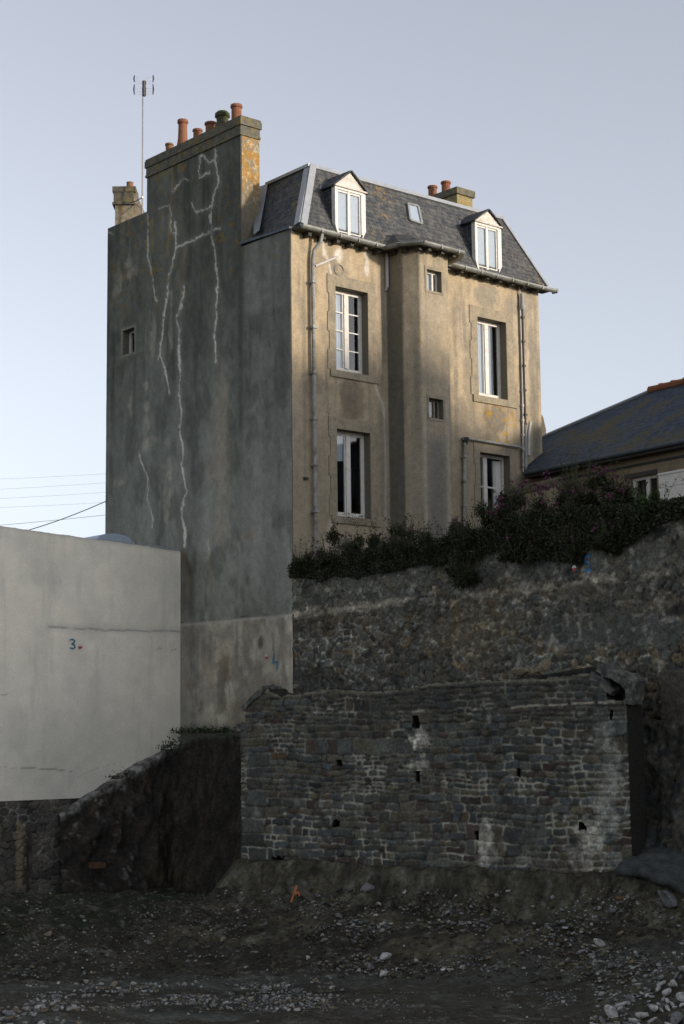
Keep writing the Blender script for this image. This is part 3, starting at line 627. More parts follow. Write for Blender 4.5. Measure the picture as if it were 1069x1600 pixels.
# ---- dormers
def dormer(pxl, pxr, pyb, pye, pxa, pya):
    yf = -.20; q0, q1, qa = onY(pxl, pye, yf), onY(pxr, pye + 14, yf), onY(pxa, pya, yf); x0, x1, ze, za = q0[0], q1[0], q0[2], qa[2]; zb_ = 11.30; xm = (x0 + x1) / 2
    d = MB(); cw = .07; pw = .15
    d.box((x0, yf, zb_ + .22), (x0 + cw, yf + .12, ze)); d.box((x1 - cw, yf + .02, zb_ + .22), (x1, yf + .12, ze)); d.box((x1 - pw, yf, zb_ + .12), (x1 - cw - .012, yf + .12, ze)); d.box((x0 + cw, yf, ze - .07), (x1 - pw, yf + .12, ze))
    d.prism([(x0, yf, zb_ + .22), (x0 + cw, yf, zb_ + .22), (x0 + cw + .06, yf, zb_ - .02), (x0 + cw, yf, zb_ + .02)], (0, .12, 0))
    d.prism([(x1, yf + .02, zb_ + .22), (x1 - cw - .002, yf + .02, zb_ + .22), (x1 - pw + .03, yf + .02, zb_)], (0, .10, 0))
    do = d.build('dormer', M['white'], house)
    p = MB(); p.prism([(x0 - .01, yf + .01, ze + .003), (x1 + .01, yf + .01, ze + .003), (xm, yf + .01, za - .03)], (0, .10, 0)); p.build('pediment', M['white_wood'], do)
    p = MB().beam((x0 - .02, yf - .015, ze + .005), (x1 + .02, yf - .015, ze + .005), .05, .035); p.build('moulding', M['white_wood'], do)
    c = MB(); a, b = x0 + cw + .002, x1 - pw - .002; z0, z1 = zb_ + .0, ze - .072; y0 = yf + .03; e = .036; m_ = (a + b) / 2
    c.box((a, y0, z0), (a + e, y0 + .05, z1)); c.box((b - e, y0, z0), (b, y0 + .05, z1)); c.box((m_ - .038, y0 - .012, z0), (m_ + .038, y0 + .05, z1))
    for u0, u1 in ((a + e, m_ - .038), (m_ + .038, b - e)): c.box((u0, y0, z0), (u1, y0 + .05, z0 + .10)); c.box((u0, y0, z1 - .045), (u1, y0 + .05, z1))
    c.build('casement', M['white'], do)
    for u0, u1 in ((a + e, m_ - .038), (m_ + .038, b - e)):
        MB().box((u0 - .01, y0 + .02, z0 + .08), (u1 + .01, y0 + .026, z1 - .035)).build('pane', M['glass'], do)
        MB().box((u0 - .01, y0 + .034, z0 + .08), (u1 + .01, y0 + .038, z1 - .035)).build('curtain', M['curtain'], do)
    for xa in (x0 + .012, x1 - .042):
        k = MB(); k.prism([(xa, yf + .121, zb_ + .25), (xa, yf + .121, ze), (xa, slope_y(ze) + .03, ze), (xa, slope_y(zb_ + .25) + .03, zb_ + .25)], (.03, 0, 0))
        k.build('cheek', M['slate'], do, uvf=lambda c: (c.y, c.z * 1.07))
    r_ = MB(); ov = .05
    for sx in (-1, 1):
        xe = xm + sx * ((x1 - x0) / 2 + ov); zf = ze - .02
        A = (xm, yf - .05, za); B = (xe, yf - .05, zf); Cc = (xe, slope_y(zf) + .04, zf); D = (xm, slope_y(za) + .06, za); n_ = np.array([sx * (za - zf), 0, abs(xe - xm)]); n_ = n_ / np.linalg.norm(n_) * .03
        pts = [A, B, Cc, D]; r_.add(pts + [tuple(np.array(q) + n_) for q in pts], [(0, 1, 2, 3), (4, 5, 6, 7), (0, 1, 5, 4), (1, 2, 6, 5), (2, 3, 7, 6), (3, 0, 4, 7)])
    r_.build('dormer_roof', M['slate'], do, uvf=lambda c: (c.y, c.x))
    MB().beam((x0 - ov - .03, slope_y(ze) - .02, ze), (x0 - ov + .05, slope_y(ze + .14) - .03, ze + .12), .04, .02).build('dormer_flashing', M['zinc'], do)
dormer(523.5, 572, 376, 289, 547, 268)
dormer(742, 784, 430, 345, 765, 329)
# roof window
sk = [np.array(onplane(x, y, nrm, fl)) for x, y in ((635.5, 319.5), (651.5, 323.5), (657.5, 351), (639.5, 345.5))]
s = MB()
for i in range(4): s.beam(sk[i] + nrm * .03, sk[(i + 1) % 4] + nrm * .03, .055, .07, nrm)
so = s.build('roof_window', M['gutter'], ro); MB().prism([q + nrm * .02 for q in sk], nrm * .015).build('pane', M['dome'], so)

# ---- big gable stack with its pots
st = MB()
st.box((.004, 1.817, 10.9), (.53, 5.723, 14.16)); sto = st.build('chimney', M['lichen_stone'], house)
ly = lines([.004, .53], .02); lz = lines([11.26, 13.94], .02); La, Lb = np.meshgrid(ly, lz, indexing='ij'); k1 = fbm(La * 9, Lb * 6, 141); k2 = fbm(La * 22, Lb * 14, 143)
Cl = np.zeros(La.shape + (3,)); Cl[:] = (.23, .19, .125); Cl = L3(Cl, (.15, .14, .105), sst(12.9, 11.6, Lb + .5 * (k1 - .5)) * .8); Cl = L3(Cl, (.34, .185, .04), sst(.36, .54, k1) * sst(12.3, 13.2, Lb + .8 * (k1 - .5)) * .85); Cl = L3(Cl, (.40, .36, .28), sst(.56, .68, k2) * sst(12.0, 12.8, Lb) * .6); Cl *= (.75 + .5 * k2)[..., None]  # orange lichen above; lower part darkened to paint in the shadow there
grid_wall('lichened_face', ly, lz, np.ones((len(ly) - 1, len(lz) - 1), bool), np.stack([La, 1.812 - .008 * k1, Lb], -1), np.array([0, -1., 0]), Cl, M['gable'], sto, .004)
st = MB(); st.box((-.05, 1.785, 13.95), (.555, 5.755, 14.01)); st.box((-.034, 1.80, 14.01), (.54, 5.735, 14.2)); st.box((-.06, 1.765, 14.2), (.575, 5.77, 14.37)); st.box((-.045, 1.78, 14.37), (.56, 5.755, 14.42))
st.build('chimney_cap', M['capstone'], sto)
def pot(y, zt, r, kind='plain', x=.27, z0=14.40, parent=None, mat='terracotta'):
    h = zt - z0
    if kind == 'tall': prof = [(r * 1.7, 0), (r * 1.35, h * .12), (r * 1.05, h * .4), (r * .95, h * .86), (r * 1.2, h * .9), (r * 1.2, h * .97), (r * 1.1, h), (r * .8, h), (r * .8, h * .8)]
    elif kind == 'mossy': prof = [(r * 1.5, 0), (r * 1.2, h * .3), (r * .95, h * .5), (r, h * .68), (r * 1.25, h * .74), (r * 1.2, h * .9), (r * .8, h), (r * .3, h)]
    else: prof = [(r * 1.08, 0), (r, h * .3), (r * .98, h * .82), (r * 1.18, h * .86), (r * 1.18, h * .95), (r * 1.08, h), (r * .82, h), (r * .82, h * .7)]
    return MB().lathe((x, y, z0), prof).build('chimney_pot', M[mat], parent or sto, smooth=False)
pot(5.15, 14.75, .095); pot(4.57, 15.2, .115, 'tall'); pot(3.94, 14.77, .11); pot(3.39, 14.78, .135); pot(2.92, 14.92, .15, 'mossy', mat='mossy'); pot(2.36, 14.92, .125)
# stack on the far gable, behind the ridge
st = MB().box((7.4, 2.1, 12.8), (7.98, 4.4, 14.16)); so2 = st.build('chimney', M['yellow_brick'], house)
s = MB(); s.box((7.35, 2.05, 14.16), (8.04, 4.45, 14.34)); s.box((7.37, 2.07, 13.66), (8.01, 4.43, 13.76)); s.build('chimney_cap', M['capstone'], so2)
for px, top in ((676, 291), (697, 284)):
    q = onX(px, 300, 7.68); zt = onX(px, top, 7.68)[2]; pot(q[1], zt, .12, x=7.68, z0=14.33, parent=so2)
q = onX(660, 300, 7.68); pot(4.2, 14.62, .12, x=7.68, z0=14.33, parent=so2)
# small shouldered stack behind the low end of the gable
D2 = 44.0; pa, pb = atdepth(177.8, 292, D2), atdepth(210.5, 292.5, D2); ax = (pb - pa); ax[2] = 0; wl = np.linalg.norm(ax); ax /= wl; ay = np.array([-ax[1], ax[0], 0])
zt = pa[2]; zb_ = 11.5; s = MB()
def lp(u, v, z): return pa * [1, 1, 0] + ax * u + ay * v + np.array([0, 0, z])
fpoly = [lp(.03, 0, zb_), lp(wl + .30, 0, zb_), lp(wl + .30, 0, zt - .78), lp(wl - .03, 0, zt - .1), lp(.03, 0, zt - .1)]
s.prism([lp(.04, .0, zb_), lp(wl - .04, .0, zb_), lp(wl - .04, .0, zt - .1), lp(.04, .0, zt - .1)], ay * .6)
s.prism([lp(wl - .04, .06, zb_), lp(wl + .30, .06, zb_), lp(wl + .30, .06, zt - .78), lp(wl - .0, .06, zt - .08), lp(wl - .04, .06, zt - .08)], ay * .5)
so3 = s.build('chimney', M['grey_stack'], house)
s = MB(); s.prism([lp(-.03, -.05, zt - .15), lp(wl + .03, -.05, zt - .15), lp(wl + .03, -.05, zt), lp(-.03, -.05, zt)], ay * .7); s.prism([lp(-.03, -.05, zt - .5), lp(wl, -.05, zt - .5), lp(wl, -.05, zt - .43), lp(-.03, -.05, zt - .43)], ay * .68)
s.prism([lp(.0, -.03, zt - .43), lp(wl - .02, -.03, zt - .43), lp(wl - .02, -.03, zt - .15), lp(.0, -.03, zt - .15)], ay * .64)
s.build('chimney_cap', M['capstone'], so3)
q = lp(.40, .25, 0); MB().lathe((q[0], q[1], zt), [(.1, 0), (.09, .18), (.1, .2), (.08, .2)]).build('chimney_pot', M['terracotta'], so3)

# ---- pipes on the front
def pipe(name, pts, r, mat, clips=0):
    p = MB().tube(pts, r, 8)
    for k in range(clips):
        i = len(pts) - 2; a, b = np.array(pts[i], float), np.array(pts[i + 1], float); c = a + (b - a) * (k + .5) / clips; p.obox(c, np.array([r * 1.4, 0, 0]), np.array([0, r * 1.5, 0]), np.array([0, 0, .03]))
    return p.build(name, M[mat], house)
X = fx(487, 600)[0]
pipe('downpipe', [(X + .12, -.27, 11.2), (X + .10, -.24, 11.0), (X + .01, -.12, 10.82), (X - .02, -.10, 10.6), (X - .0, -.10, 3.3)], .045, 'pipe_grey', 7)
a, b = fx(489, 417), fx(525, 402); pipe('overflow_pipe', [(a[0], -.09, a[1]), (b[0], -.06, b[1])], .028, 'pipe_pale')
a, b = fx(602, 395), fx(602, 450); pipe('vent_pipe', [(2.845, -.07, a[1]), (2.845, -.07, b[1]), (2.845, -.02, b[1] - .06)], .04, 'pipe_pale')
a = fx(809, 448); b = fx(813.5, 600); c = fx(815, 738); pipe('drainpipe', [(a[0], -.06, a[1] + .1), (b[0], -.06, b[1]), (c[0], -.06, c[1])], .020, 'pipe_pale', 6)
a = fx(811, 478); b = fx(817, 668); pipe('drainpipe', [(a[0] + .02, -.09, a[1]), (b[0], -.09, b[1])], .028, 'pipe_dark', 5)
a = fx(812, 478); MB().lathe((a[0] + .0, -.09, a[1] - .12), [(.05, 0), (.07, .06), (.07, .12), (.05, .14), (.045, .42)]).build('pipe_hopper', M['pipe_grey'], house)
a = fx(817, 668); b = fx(818, 735); c = fx(824, 745); pipe('drainpipe', [(a[0], -.09, a[1] + .05), (b[0], -.09, b[1]), (c[0] + .05, -.14, c[1] - .05)], .038, 'pipe_grey', 2)
a = fx(824, 660); b = fx(820, 676); c = fx(820, 712); pipe('vent_pipe', [(a[0], -.1, a[1]), (b[0] + .05, -.09, b[1]), (c[0] + .05, -.09, c[1])], .04, 'pipe_pale')
a = fx(706, 683.5); b = fx(722, 685); c = fx(808, 699); d = fx(813, 704); e = fx(813, 730)
pipe('drainpipe', [(a[0] + .3, -.08, a[1] - .02), (b[0], -.08, b[1]), (c[0], -.08, c[1]), (d[0], -.09, d[1]), (e[0], -.09, e[1])], .035, 'pipe_grey', 0)
a = fx(722, 688); b = fx(722, 815); pipe('downpipe', [(a[0] + .05, -.08, a[1] + .0), (a[0], -.08, a[1] - .12), (b[0] - .02, -.08, b[1] - .5)], .04, 'pipe_grey', 4)
MB().lathe((a[0] + .04, -.08, a[1] - .1), [(.04, 0), (.06, .05), (.085, .13), (.085, .16)]).build('pipe_hopper', M['pipe_dark'], house)
q = fx(529, 422); MB().tube([(q[0] + .14 * math.cos(t), -.02, q[1] + .13 * math.sin(t)) for t in np.linspace(0, 6.0, 14)], .009, 6).build('wire_coil', M['pipe_grey'], house)
q = fx(476.5, 748); MB().box((q[0] - .05, -.07, q[1] - .03), (q[0] + .05, .0, q[1] + .03)).build('wall_hook', M['pipe_dark'], house)
# survey marks painted on the low plaster band
p = [onX(*r) for r in ((430.5, 1021), (428.5, 1035), (435, 1034), (434.5, 1045))]; num = ribbon(p, (-1, 0, 0), .034, .040).build('painted_number', M['blue_paint'], house)
p = [onX(*r) for r in ((417, 1028), (417, 1023), (420, 1022))]; tg = MB(); tg.lathe((0, 0, 0), [(.045, 0), (.045, .006), (.02, .006)], 10)
def disc(c, n, r, mats, parent, name):
    n = np.asarray(n, float); u_ = np.cross(n, [0, 0, 1.]); u_ /= np.linalg.norm(u_); v_ = np.cross(u_, n); mb = MB()
    for k, (a0, a1) in enumerate(((0, .5), (.5, 1))):
        ring = [np.asarray(c) + r * (math.cos(t) * u_ + math.sin(t) * v_) for t in np.linspace(2 * math.pi * a0, 2 * math.pi * a1, 9)]
        mb.prism(ring, n * .006, k)
    return mb.build(name, mats, parent)
c = onX(418.5, 1026); disc(c + np.array([-.040, 0, 0]), (-1, 0, 0), .05, [M['white'], M['red_paint']], house, 'survey_target')

# ================================================================== TV ANTENNA
f0 = atdepth(222.5, 336, 43.6); f1 = atdepth(223.8, 128, 43.6); f1[:2] = f0[:2]
ant = thing('tv_antenna', 'tall thin television aerial mast beside the small left chimney, grid reflector at its top', 'antenna', tuple(f0))
MB().tube([f0 + (0, 0, -.5), f1], .022, 8).build('mast', M['antenna'], ant)
rx = RGT * [1, 1, 0]; rx /= np.linalg.norm(rx); c = atdepth(225.3, 134, 43.5); up = np.array([0, 0, 1.])
g = MB()
k_ = 1 / 59.
for t in np.linspace(-.22, .22, 9):
    for s0, s1 in ((-.26, -.02), (.03, .25)): g.tube([c + rx * t + up * s0, c + rx * t + up * s1], .003, 4)
for z in (-.24, -.16, -.08, .05, .13, .23): g.tube([c - rx * .24 + up * z, c + rx * .24 + up * z], .003, 4)
g.build('reflector', M['wire_pale'], ant)
for s_ in (-1, 1):
    for z0, z1 in ((-.28, .0), (.06, .25)):
        a_ = c + rx * .245 * s_ - np.array([FWD[0], FWD[1], 0]) * .1; MB().tube([a_ + up * z0, a_ + up * (z0 + z1) / 2 + rx * .012 * s_, a_ + up * z1], [.012, .02, .012], 6).build('dipole', M['navy'], ant)
MB().box(c - .035 + np.array([0, 0, -.25]), c + .035 + np.array([0, 0, .1])).build('junction_box', M['pipe_dark'], ant)
b0 = atdepth(223, 308, 43.6); b1 = lp(wl - .02, .05, b0[2]); b2 = lp(wl - .02, .05, b0[2] - .02)
MB().tube([b0, b1], .018, 6).tube([b0 + (0, 0, -.33), b1 + (0, 0, -.02)], .014, 6).build('bracket', M['antenna'], ant)

# ================================================================== WHITE NEIGHBOUR (left)
WY = 4.22
white = thing('white_building', 'white rendered building with a blank wall on a stone base, left of the townhouse', 'building', (-5, 6, -3.4))
def wx(px, py): q = onY(px, py, WY); return q[0], q[2]
tl0, tl1 = wx(0, 822), wx(285, 862)
tz = lambda X: tl0[1] + (X - tl0[0]) * (tl1[1] - tl0[1]) / (tl1[0] - tl0[0])
bz = wx(50, 1250)[1]
xs = lines([-9.5, -.03], .035); zs = lines([bz, 5.2], .035); Xw, Zw = np.meshgrid(xs, zs, indexing='ij')
Xc, Zc = np.meshgrid((xs[:-1] + xs[1:]) / 2, (zs[:-1] + zs[1:]) / 2, indexing='ij')
bott = np.interp(Xc, [-3.0, -2.6, -.4, 0], [bz - .1, bz + .05, -.25, -.1]) 
topz = lambda X: tz(X) + .03 * (fbm(X * 4, X * 0, 201) - .5) + .012 * (vn(X * 14, X * 0, 203) - .5)
Zw = bz + (Zw - bz) / (5.2 - bz) * (topz(Xw) - bz); Zc = bz + (Zc - bz) / (5.2 - bz) * (topz(Xc) - bz)      # the grid follows the sloping top
keep = Zc > bott - .25
n1 = fbm(Xw * .8, Zw * .8, 205); n2 = fbm(Xw * 4, Zw * 4, 207); n3 = fbm(Xw * 6, Zw * .6, 209)
Cw = np.zeros(Xw.shape + (3,)); Cw[:] = (.90, .82, .70)
Cw = L3(Cw, (.62, .59, .52), sst(.40, .75, n1) * .35); Cw = L3(Cw, (.55, .53, .47), sst(.6, .8, n3) * .3)
Cw = L3(Cw, (.55, .53, .48), sst(2.4, -1.2, Zw) * .45)
for pts, wd, k in [([wx(75, 979), wx(120, 983), wx(200, 986), wx(283, 986)], .022, .8), ([wx(0, 1199), wx(60, 1201), wx(112, 1204)], .018, .7), ([wx(85, 880), wx(92, 900), wx(95, 915)], .012, .3),
                   ([wx(120, 1215), wx(150, 1200), wx(190, 1190)], .01, .3), ([wx(0, 1086), wx(12, 1084)], .02, .4), ([wx(245, 1014), wx(252, 1013)], .02, .4), ([wx(268, 1016), wx(274, 1015)], .02, .6)]:
    d = pdist(Xw, Zw + .05 * (n2 - .5), pts) + .02 * (fbm(Xw * 14, Zw * 14, 213) - .5); Cw = L3(Cw, (.16, .15, .13), sst(wd, wd * .3, d) * k)
d = pdist(Xw, Zw, [wx(75, 979), wx(283, 986)]); Cw = L3(Cw, (.5, .48, .44), np.exp(-(d / .09) ** 2) * .4)
Cw = L3(Cw, (.42, .40, .36), np.exp(-(np.maximum(tz(Xw) - Zw, 0) / .05) ** 2) * .5)
for k in range(26):
    xx = -9 + 9 * h2(np.array([float(k)]), np.array([1.]), 217)[0]; ll = .3 + 1.6 * h2(np.array([float(k)]), np.array([2.]), 217)[0]
    dd_ = np.abs(Xw - xx + .05 * (n2 - .5)); dz_ = np.clip((tz(xx) - Zw) / ll, 0, 1); Cw = L3(Cw, (.42, .41, .37), np.exp(-(dd_ / .06) ** 2) * (1 - dz_) * .10)
Cw = L3(Cw, (.5, .485, .44), sst(.5, .75, fbm(Xw * 1.7, Zw * 1.1, 219)) * .18)
Cw = L3(Cw, (.74, .71, .65), sst(.5, .75, fbm(Xw * .9 + 4, Zw * .9, 221)) * .25)
Cw *= (.92 + .16 * n2)[..., None] * np.array([.985, 1.0, .97])
Pw = np.stack([Xw, WY - .02 - .012 * (n2 - .5), Zw], -1)
grid_wall('rendered_wall', xs, zs, keep, Pw, np.array([0, -1., 0]), Cw, M['white_render'], white, .3, edge_col=(.4, .39, .36))
b = MB(); b.prism([(-9.5, WY + .3, -3.6), (-.05, WY + .3, -3.6), (-.05, WY + .3, tz(-.05) - .05), (-9.5, WY + .3, tz(-9.5) - .05)], (0, 9, 0)); b.build('roof_slab', M['concrete'], white)
for (a, c) in ((wx(235, 856), wx(284, 861)),): MB().beam((a[0], WY + .1, tz(a[0]) + .03), (c[0], WY + .1, tz(c[0]) + .03), .2, .05).build('roof_flashing', M['zinc'], white)
# shallow dome rooflight on the flat roof
a, c = wx(158, 845), wx(212, 853); cx, wdt = (a[0] + c[0]) / 2, (c[0] - a[0]) / 2; d = MB()
prof = [(wdt * math.cos(t) * 1.0, .04 + .17 * math.sin(t)) for t in np.linspace(0, 1.5, 8)]; dz = tz(cx) + .0
do = MB().box((cx - wdt - .05, WY + .12, dz - .15), (cx + wdt + .05, WY + 1.3, dz + .06)).build('skylight', M['zinc'], white)
e = MB(); b0 = []
for i in range(13):
    t = math.pi * i / 12; e.v += [(cx + wdt * math.cos(t), WY + .15, dz + .06 + .17 * math.sin(t)), (cx + wdt * math.cos(t), WY + 1.25, dz + .06 + .17 * math.sin(t))]
for i in range(12): e.f.append((2 * i, 2 * i + 1, 2 * i + 3, 2 * i + 2)); e.m.append(0)
e.f.append(tuple(range(0, 26, 2))); e.m.append(0); e.f.append(tuple(range(1, 26, 2))); e.m.append(0)
e.build('skylight_dome', M['dome'], do, smooth=False)
# painted 3 and its survey target
P3 = [(109, 1000), (113, 998.5), (116.5, 1001), (115.5, 1004), (112, 1006), (116.5, 1008), (117, 1011.5), (113.5, 1013.5), (109.5, 1012)]
p = [onY(*q, WY - .03) for q in P3]; ribbon(p, (0, -1, 0), .028, .012).build('painted_number', M['blue_paint'], white)
disc(onY(125.5, 1010, WY - .03) + np.array([0, -.01, 0]), (0, -1, 0), .055, [M['white'], M['red_paint']], white, 'survey_target')

def rubble_cols(n, pal, cid):
    pal = np.array(pal); k = np.floor(cid * 997) % len(pal); return pal[k.astype(int)]
def rubble(U, Z, sz, seed, pal, mortar, asp=1.5):
    wu = U / sz / asp + .8 * (fbm(U * 2.2, Z * 2.2, seed) - .5) + .2 * (fbm(U * 9, Z * 9, seed + 2) - .5); wz = Z / sz + .9 * (fbm(U * 2.2, Z * 2.2, seed + 3) - .5) + .22 * (fbm(U * 9, Z * 9, seed + 4) - .5)
    f1, f2, cid = cells(wu, wz, seed, .85); e = f2 - f1
    c = rubble_cols(0, pal, cid) * (.72 + .56 * ((cid * 37.7) % 1))[..., None]
    face = sst(.02, .13, e); tilt = ((cid * 91.3) % 1 - .4)
    hgt = face * (.025 + .035 * tilt) - .012 * (1 - face) + .012 * (fbm(U * 14, Z * 14, seed + 6) - .5)
    mv = fbm(U * 1.7, Z * 1.7, seed + 7); mc = L3(np.broadcast_to(np.array(mortar) * .7, c.shape), np.array(mortar) * 2.1, sst(.42, .62, mv))
    c = L3(c, mc, sst(.15, .05, e)); c = L3(c, (.016, .015, .013), sst(.05, .015, e) * sst(.62, .45, mv) * .9)
    return c, hgt, e, cid

# stone base under the render
xs = lines([-9.5, -2.75], .025); zs = lines([-3.75, bz], .025); Xb, Zb = np.meshgrid(xs, zs, indexing='ij')
Cb, hb, eb, ib = rubble(Xb, Zb, .17, 301, [(.085, .078, .066), (.06, .058, .052), (.10, .09, .072), (.075, .07, .062), (.05, .048, .045)], (.12, .115, .10), 1.7)
Cb = L3(Cb, (.15, .14, .12), sst(.5, .7, fbm(Xb * 2, Zb * 2, 305)) * .4); Cb = L3(Cb, (.14, .135, .12), sst(-3.0, -3.5, Zb) * .4)
edge = sst(-3.0, -2.8, Xb + .25 * (fbm(Zb * 3, Zb * 0, 309) - .5)); hb = hb - .1 * edge
stg = wx(38, 1340)[0]; Cb = L3(Cb, (.22, .18, .11), sst(.12, .05, np.abs(Xb - stg + .12)) * sst(-3.3, -3.1, Zb) * sst(-1.75, -1.9, Zb) * .7)
Pb = np.stack([Xb, WY + .02 - hb, Zb], -1)
grid_wall('stone_base', xs, zs, np.ones((len(xs) - 1, len(zs) - 1), bool), Pb, np.array([0, -1., 0]), Cb, M['rubble'], white, .25, edge_col=(.07, .065, .06))
a, c = wx(43.5, 1300), wx(45, 1390); MB().box((a[0] - .03, WY - .14, c[1]), (a[0] + .03, WY - .02, a[1])).build('iron_strip', M['rust'], white)

# ================================================================== RETAINING WALL
RAZ = 85.0; rp = vplane(RAZ, (0, 0, 0)); rn = -rp[0]; rt = np.array([-math.cos(math.radians(RAZ)), -math.sin(math.radians(RAZ)), 0])
rn = np.array([-math.sin(math.radians(RAZ)), math.cos(math.radians(RAZ)), 0])
def rw(px, py): q = onplane(px, py, *rp); return float(np.dot(q, rt)), float(q[2])
us = lines([.01, 16.0], .028); zs = lines([-3.3, 3.62], .028); Ur, Zr = np.meshgrid(us, zs, indexing='ij')
Uc, Zc = np.meshgrid((us[:-1] + us[1:]) / 2, (zs[:-1] + zs[1:]) / 2, indexing='ij')
keep = Zc < 3.35 + .35 * (fbm(Uc * 1.1, Uc * 0, 401) - .5) + .12 * (fbm(Uc * 6, Uc * 0, 403) - .5)
pal = [(.095, .09, .075), (.075, .078, .075), (.115, .105, .085), (.065, .064, .058), (.10, .105, .10), (.12, .10, .07)]
Cr, hr, er, ir = rubble(Ur, Zr, .155, 405, pal, (.125, .128, .112), 1.5)
n1 = fbm(Ur * .5, Zr * .7, 411); n2 = fbm(Ur * 2.5, Zr * 2.5, 413); n3 = fbm(Ur * 8, Zr * 8, 415)
def wblob(px, py, ru, rz, nz=.5, s=420):
    u, z = rw(px, py); return sst(1.1, .55, np.hypot((Ur - u) / ru, (Zr - z) / rz) + (fbm(Ur * 3, Zr * 3, s) - .5) * 2 * nz)
up_ = sst(2.55, 2.8, Zr + .25 * (n2 - .5))                       # upper lift: bluish weathered render over small stones
Cr = L3(Cr, (.135, .142, .132), up_ * (.25 + .35 * sst(.4, .6, n2))); Cr = L3(Cr, (.045, .05, .05), up_ * sst(.55, .7, fbm(Ur * 5, Zr * 4, 417)) * .7)
ln = np.exp(-((Zr - 2.56 - .08 * (n2 - .5)) / .09) ** 2); Cr = L3(Cr, (.32, .30, .255), ln * sst(.36, .54, fbm(Ur * 1.6, Zr * 3, 419)) * .9)
Cr = L3(Cr, (.035, .035, .03), np.exp(-((Zr - 2.44 - .1 * (n2 - .5)) / .05) ** 2) * .4)
Cr = L3(Cr, (.055, .06, .062), sst(1.9, .9, Zr + 1.2 * (n1 - .5)) * sst(5, 2.5, Ur) * .65)       # darker towards the low corner by the gable
Cr = L3(Cr, (.27, .28, .27), sst(.17, .05, er) * sst(4.0, 2.0, Ur) * sst(2.4, 2.0, Zr) * sst(.42, .6, n2) * .6)
Cr = L3(Cr, (.12, .10, .065), wblob(740, 985, 1.3, .8, .5) * .5)
Cr = L3(Cr, (.105, .10, .088), wblob(930, 960, 2.2, .6, .6, 423) * .5 * sst(.35, .6, n2))
sm = wblob(950, 985, 2.2, .35, .8, 425); Cr = L3(Cr, (.085, .09, .09), sm * .7); hr = hr * (1 - .7 * sm)
Cr = L3(Cr, (.035, .034, .03), sst(.9, -.2, Zr + 1.0 * (n1 - .5)) * .75)                      # darker towards the foot
# rendered pier at the far right, paler
u0, z0 = rw(1038, 1046); u1, z1 = rw(1069, 1130); pm = (Ur > u0) * sst(z1 - .12, z1 + .05, Zr + .15 * (n2 - .5)) * (Zr < z0 - .02)
Cr = L3(Cr, (.07, .072, .068), pm * .9); hr = np.where(pm > .5, .10 + .01 * n3, hr)
# painted 5
P5 = [(926, 868), (917.5, 869), (916, 880), (923, 881), (924, 888), (921, 891.5), (914, 891)]
d = pdist(Ur, Zr, [rw(*q) for q in P5]) + .012 * (n3 - .5); Cr = L3(Cr, (.03, .16, .36), sst(.032, .018, d) * .9)
Cr *= ((.62 + .6 * n3) * (.75 + .5 * n2) * (1 + 1.4 * sst(.56, .75, fbm(Ur * 7, Zr * 9, 429))))[..., None] * np.array([1.07, 1.02, .92])
hr = hr * 1.1 + .05 * (n3 - .5)
Cr = L3(Cr, (.085, .074, .06), pm * .85)
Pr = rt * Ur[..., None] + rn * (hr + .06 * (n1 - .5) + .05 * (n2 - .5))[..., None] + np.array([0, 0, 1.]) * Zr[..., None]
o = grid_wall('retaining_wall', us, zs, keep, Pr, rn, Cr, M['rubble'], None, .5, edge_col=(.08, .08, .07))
tag(o, 'high rough rubble stone retaining wall with a blue painted 5, running right from the gable below the bushes', 'wall')
u, z = rw(904, 888); c = rt * u + rn * .10 + np.array([0, 0, z]); disc(c, rn, .05, [M['white'], M['red_paint']], o, 'survey_target')
# terrace soil behind it
tb = MB(); pts = [rt * .0 + (.0, -.02, 0), rt * 16 - rn * .0, rt * 16 + np.array([14, 0, 0]), np.array([14, -.02, 0.])]
off = np.array([.47, 0, 0]); pts[0] = pts[0] + off; pts[1] = pts[1] + off
tb.prism([p + np.array([0, 0, 3.2]) for p in pts], (0, 0, .18)); tag(tb.build('terrace_soil', M['stem']), kind='structure')

# ================================================================== RUINED WALL
RL, RR = np.array([-4.06, -3.44, 0.]), np.array([-2.28, -11.01, 0.]); ut = (RR - RL) / np.linalg.norm(RR - RL); un = np.array([ut[1], -ut[0], 0.])
def ru(px, py): q = onplane(px, py, un, RL); return float(np.dot(q - RL, ut)), float(q[2])
def rpt(u, z, o=0.): return RL + ut * u + un * o + np.array([0, 0, z])
ruin = thing('ruined_wall', 'long dark ruined stone wall of coursed blocks with broken sloping copings at both ends', 'wall', tuple(rpt(4, -2.4)))
UE = ru(983, 1200)[0]
us = lines([0, UE], .017); zs = lines([-2.55, 1.05], .017); Uq, Zq = np.meshgrid(us, zs, indexing='ij')
Uc, Zc = np.meshgrid((us[:-1] + us[1:]) / 2, (zs[:-1] + zs[1:]) / 2, indexing='ij')
tpx = [(376, 1129), (384, 1128), (384.5, 1106), (413, 1075), (422, 1080), (440, 1087), (470, 1084), (500, 1078), (530, 1077), (560, 1080), (600, 1080), (640, 1074), (680, 1068), (720, 1063), (800, 1062), (860, 1060), (925, 1052), (946, 1072), (950, 1094), (985, 1098)]
tu = [ru(*q) for q in tpx]; tU = np.array([q[0] for q in tu]); tZ = np.array([q[1] for q in tu]); tU[0] = -1; tU[-1] = 99
keep = Zc < np.interp(Uc, tU, tZ) + .05 * (fbm(Uc * 5, Uc * 0, 501) - .5) + .03 * (vn(Uc * 16, Uc * 0, 503) - .5)
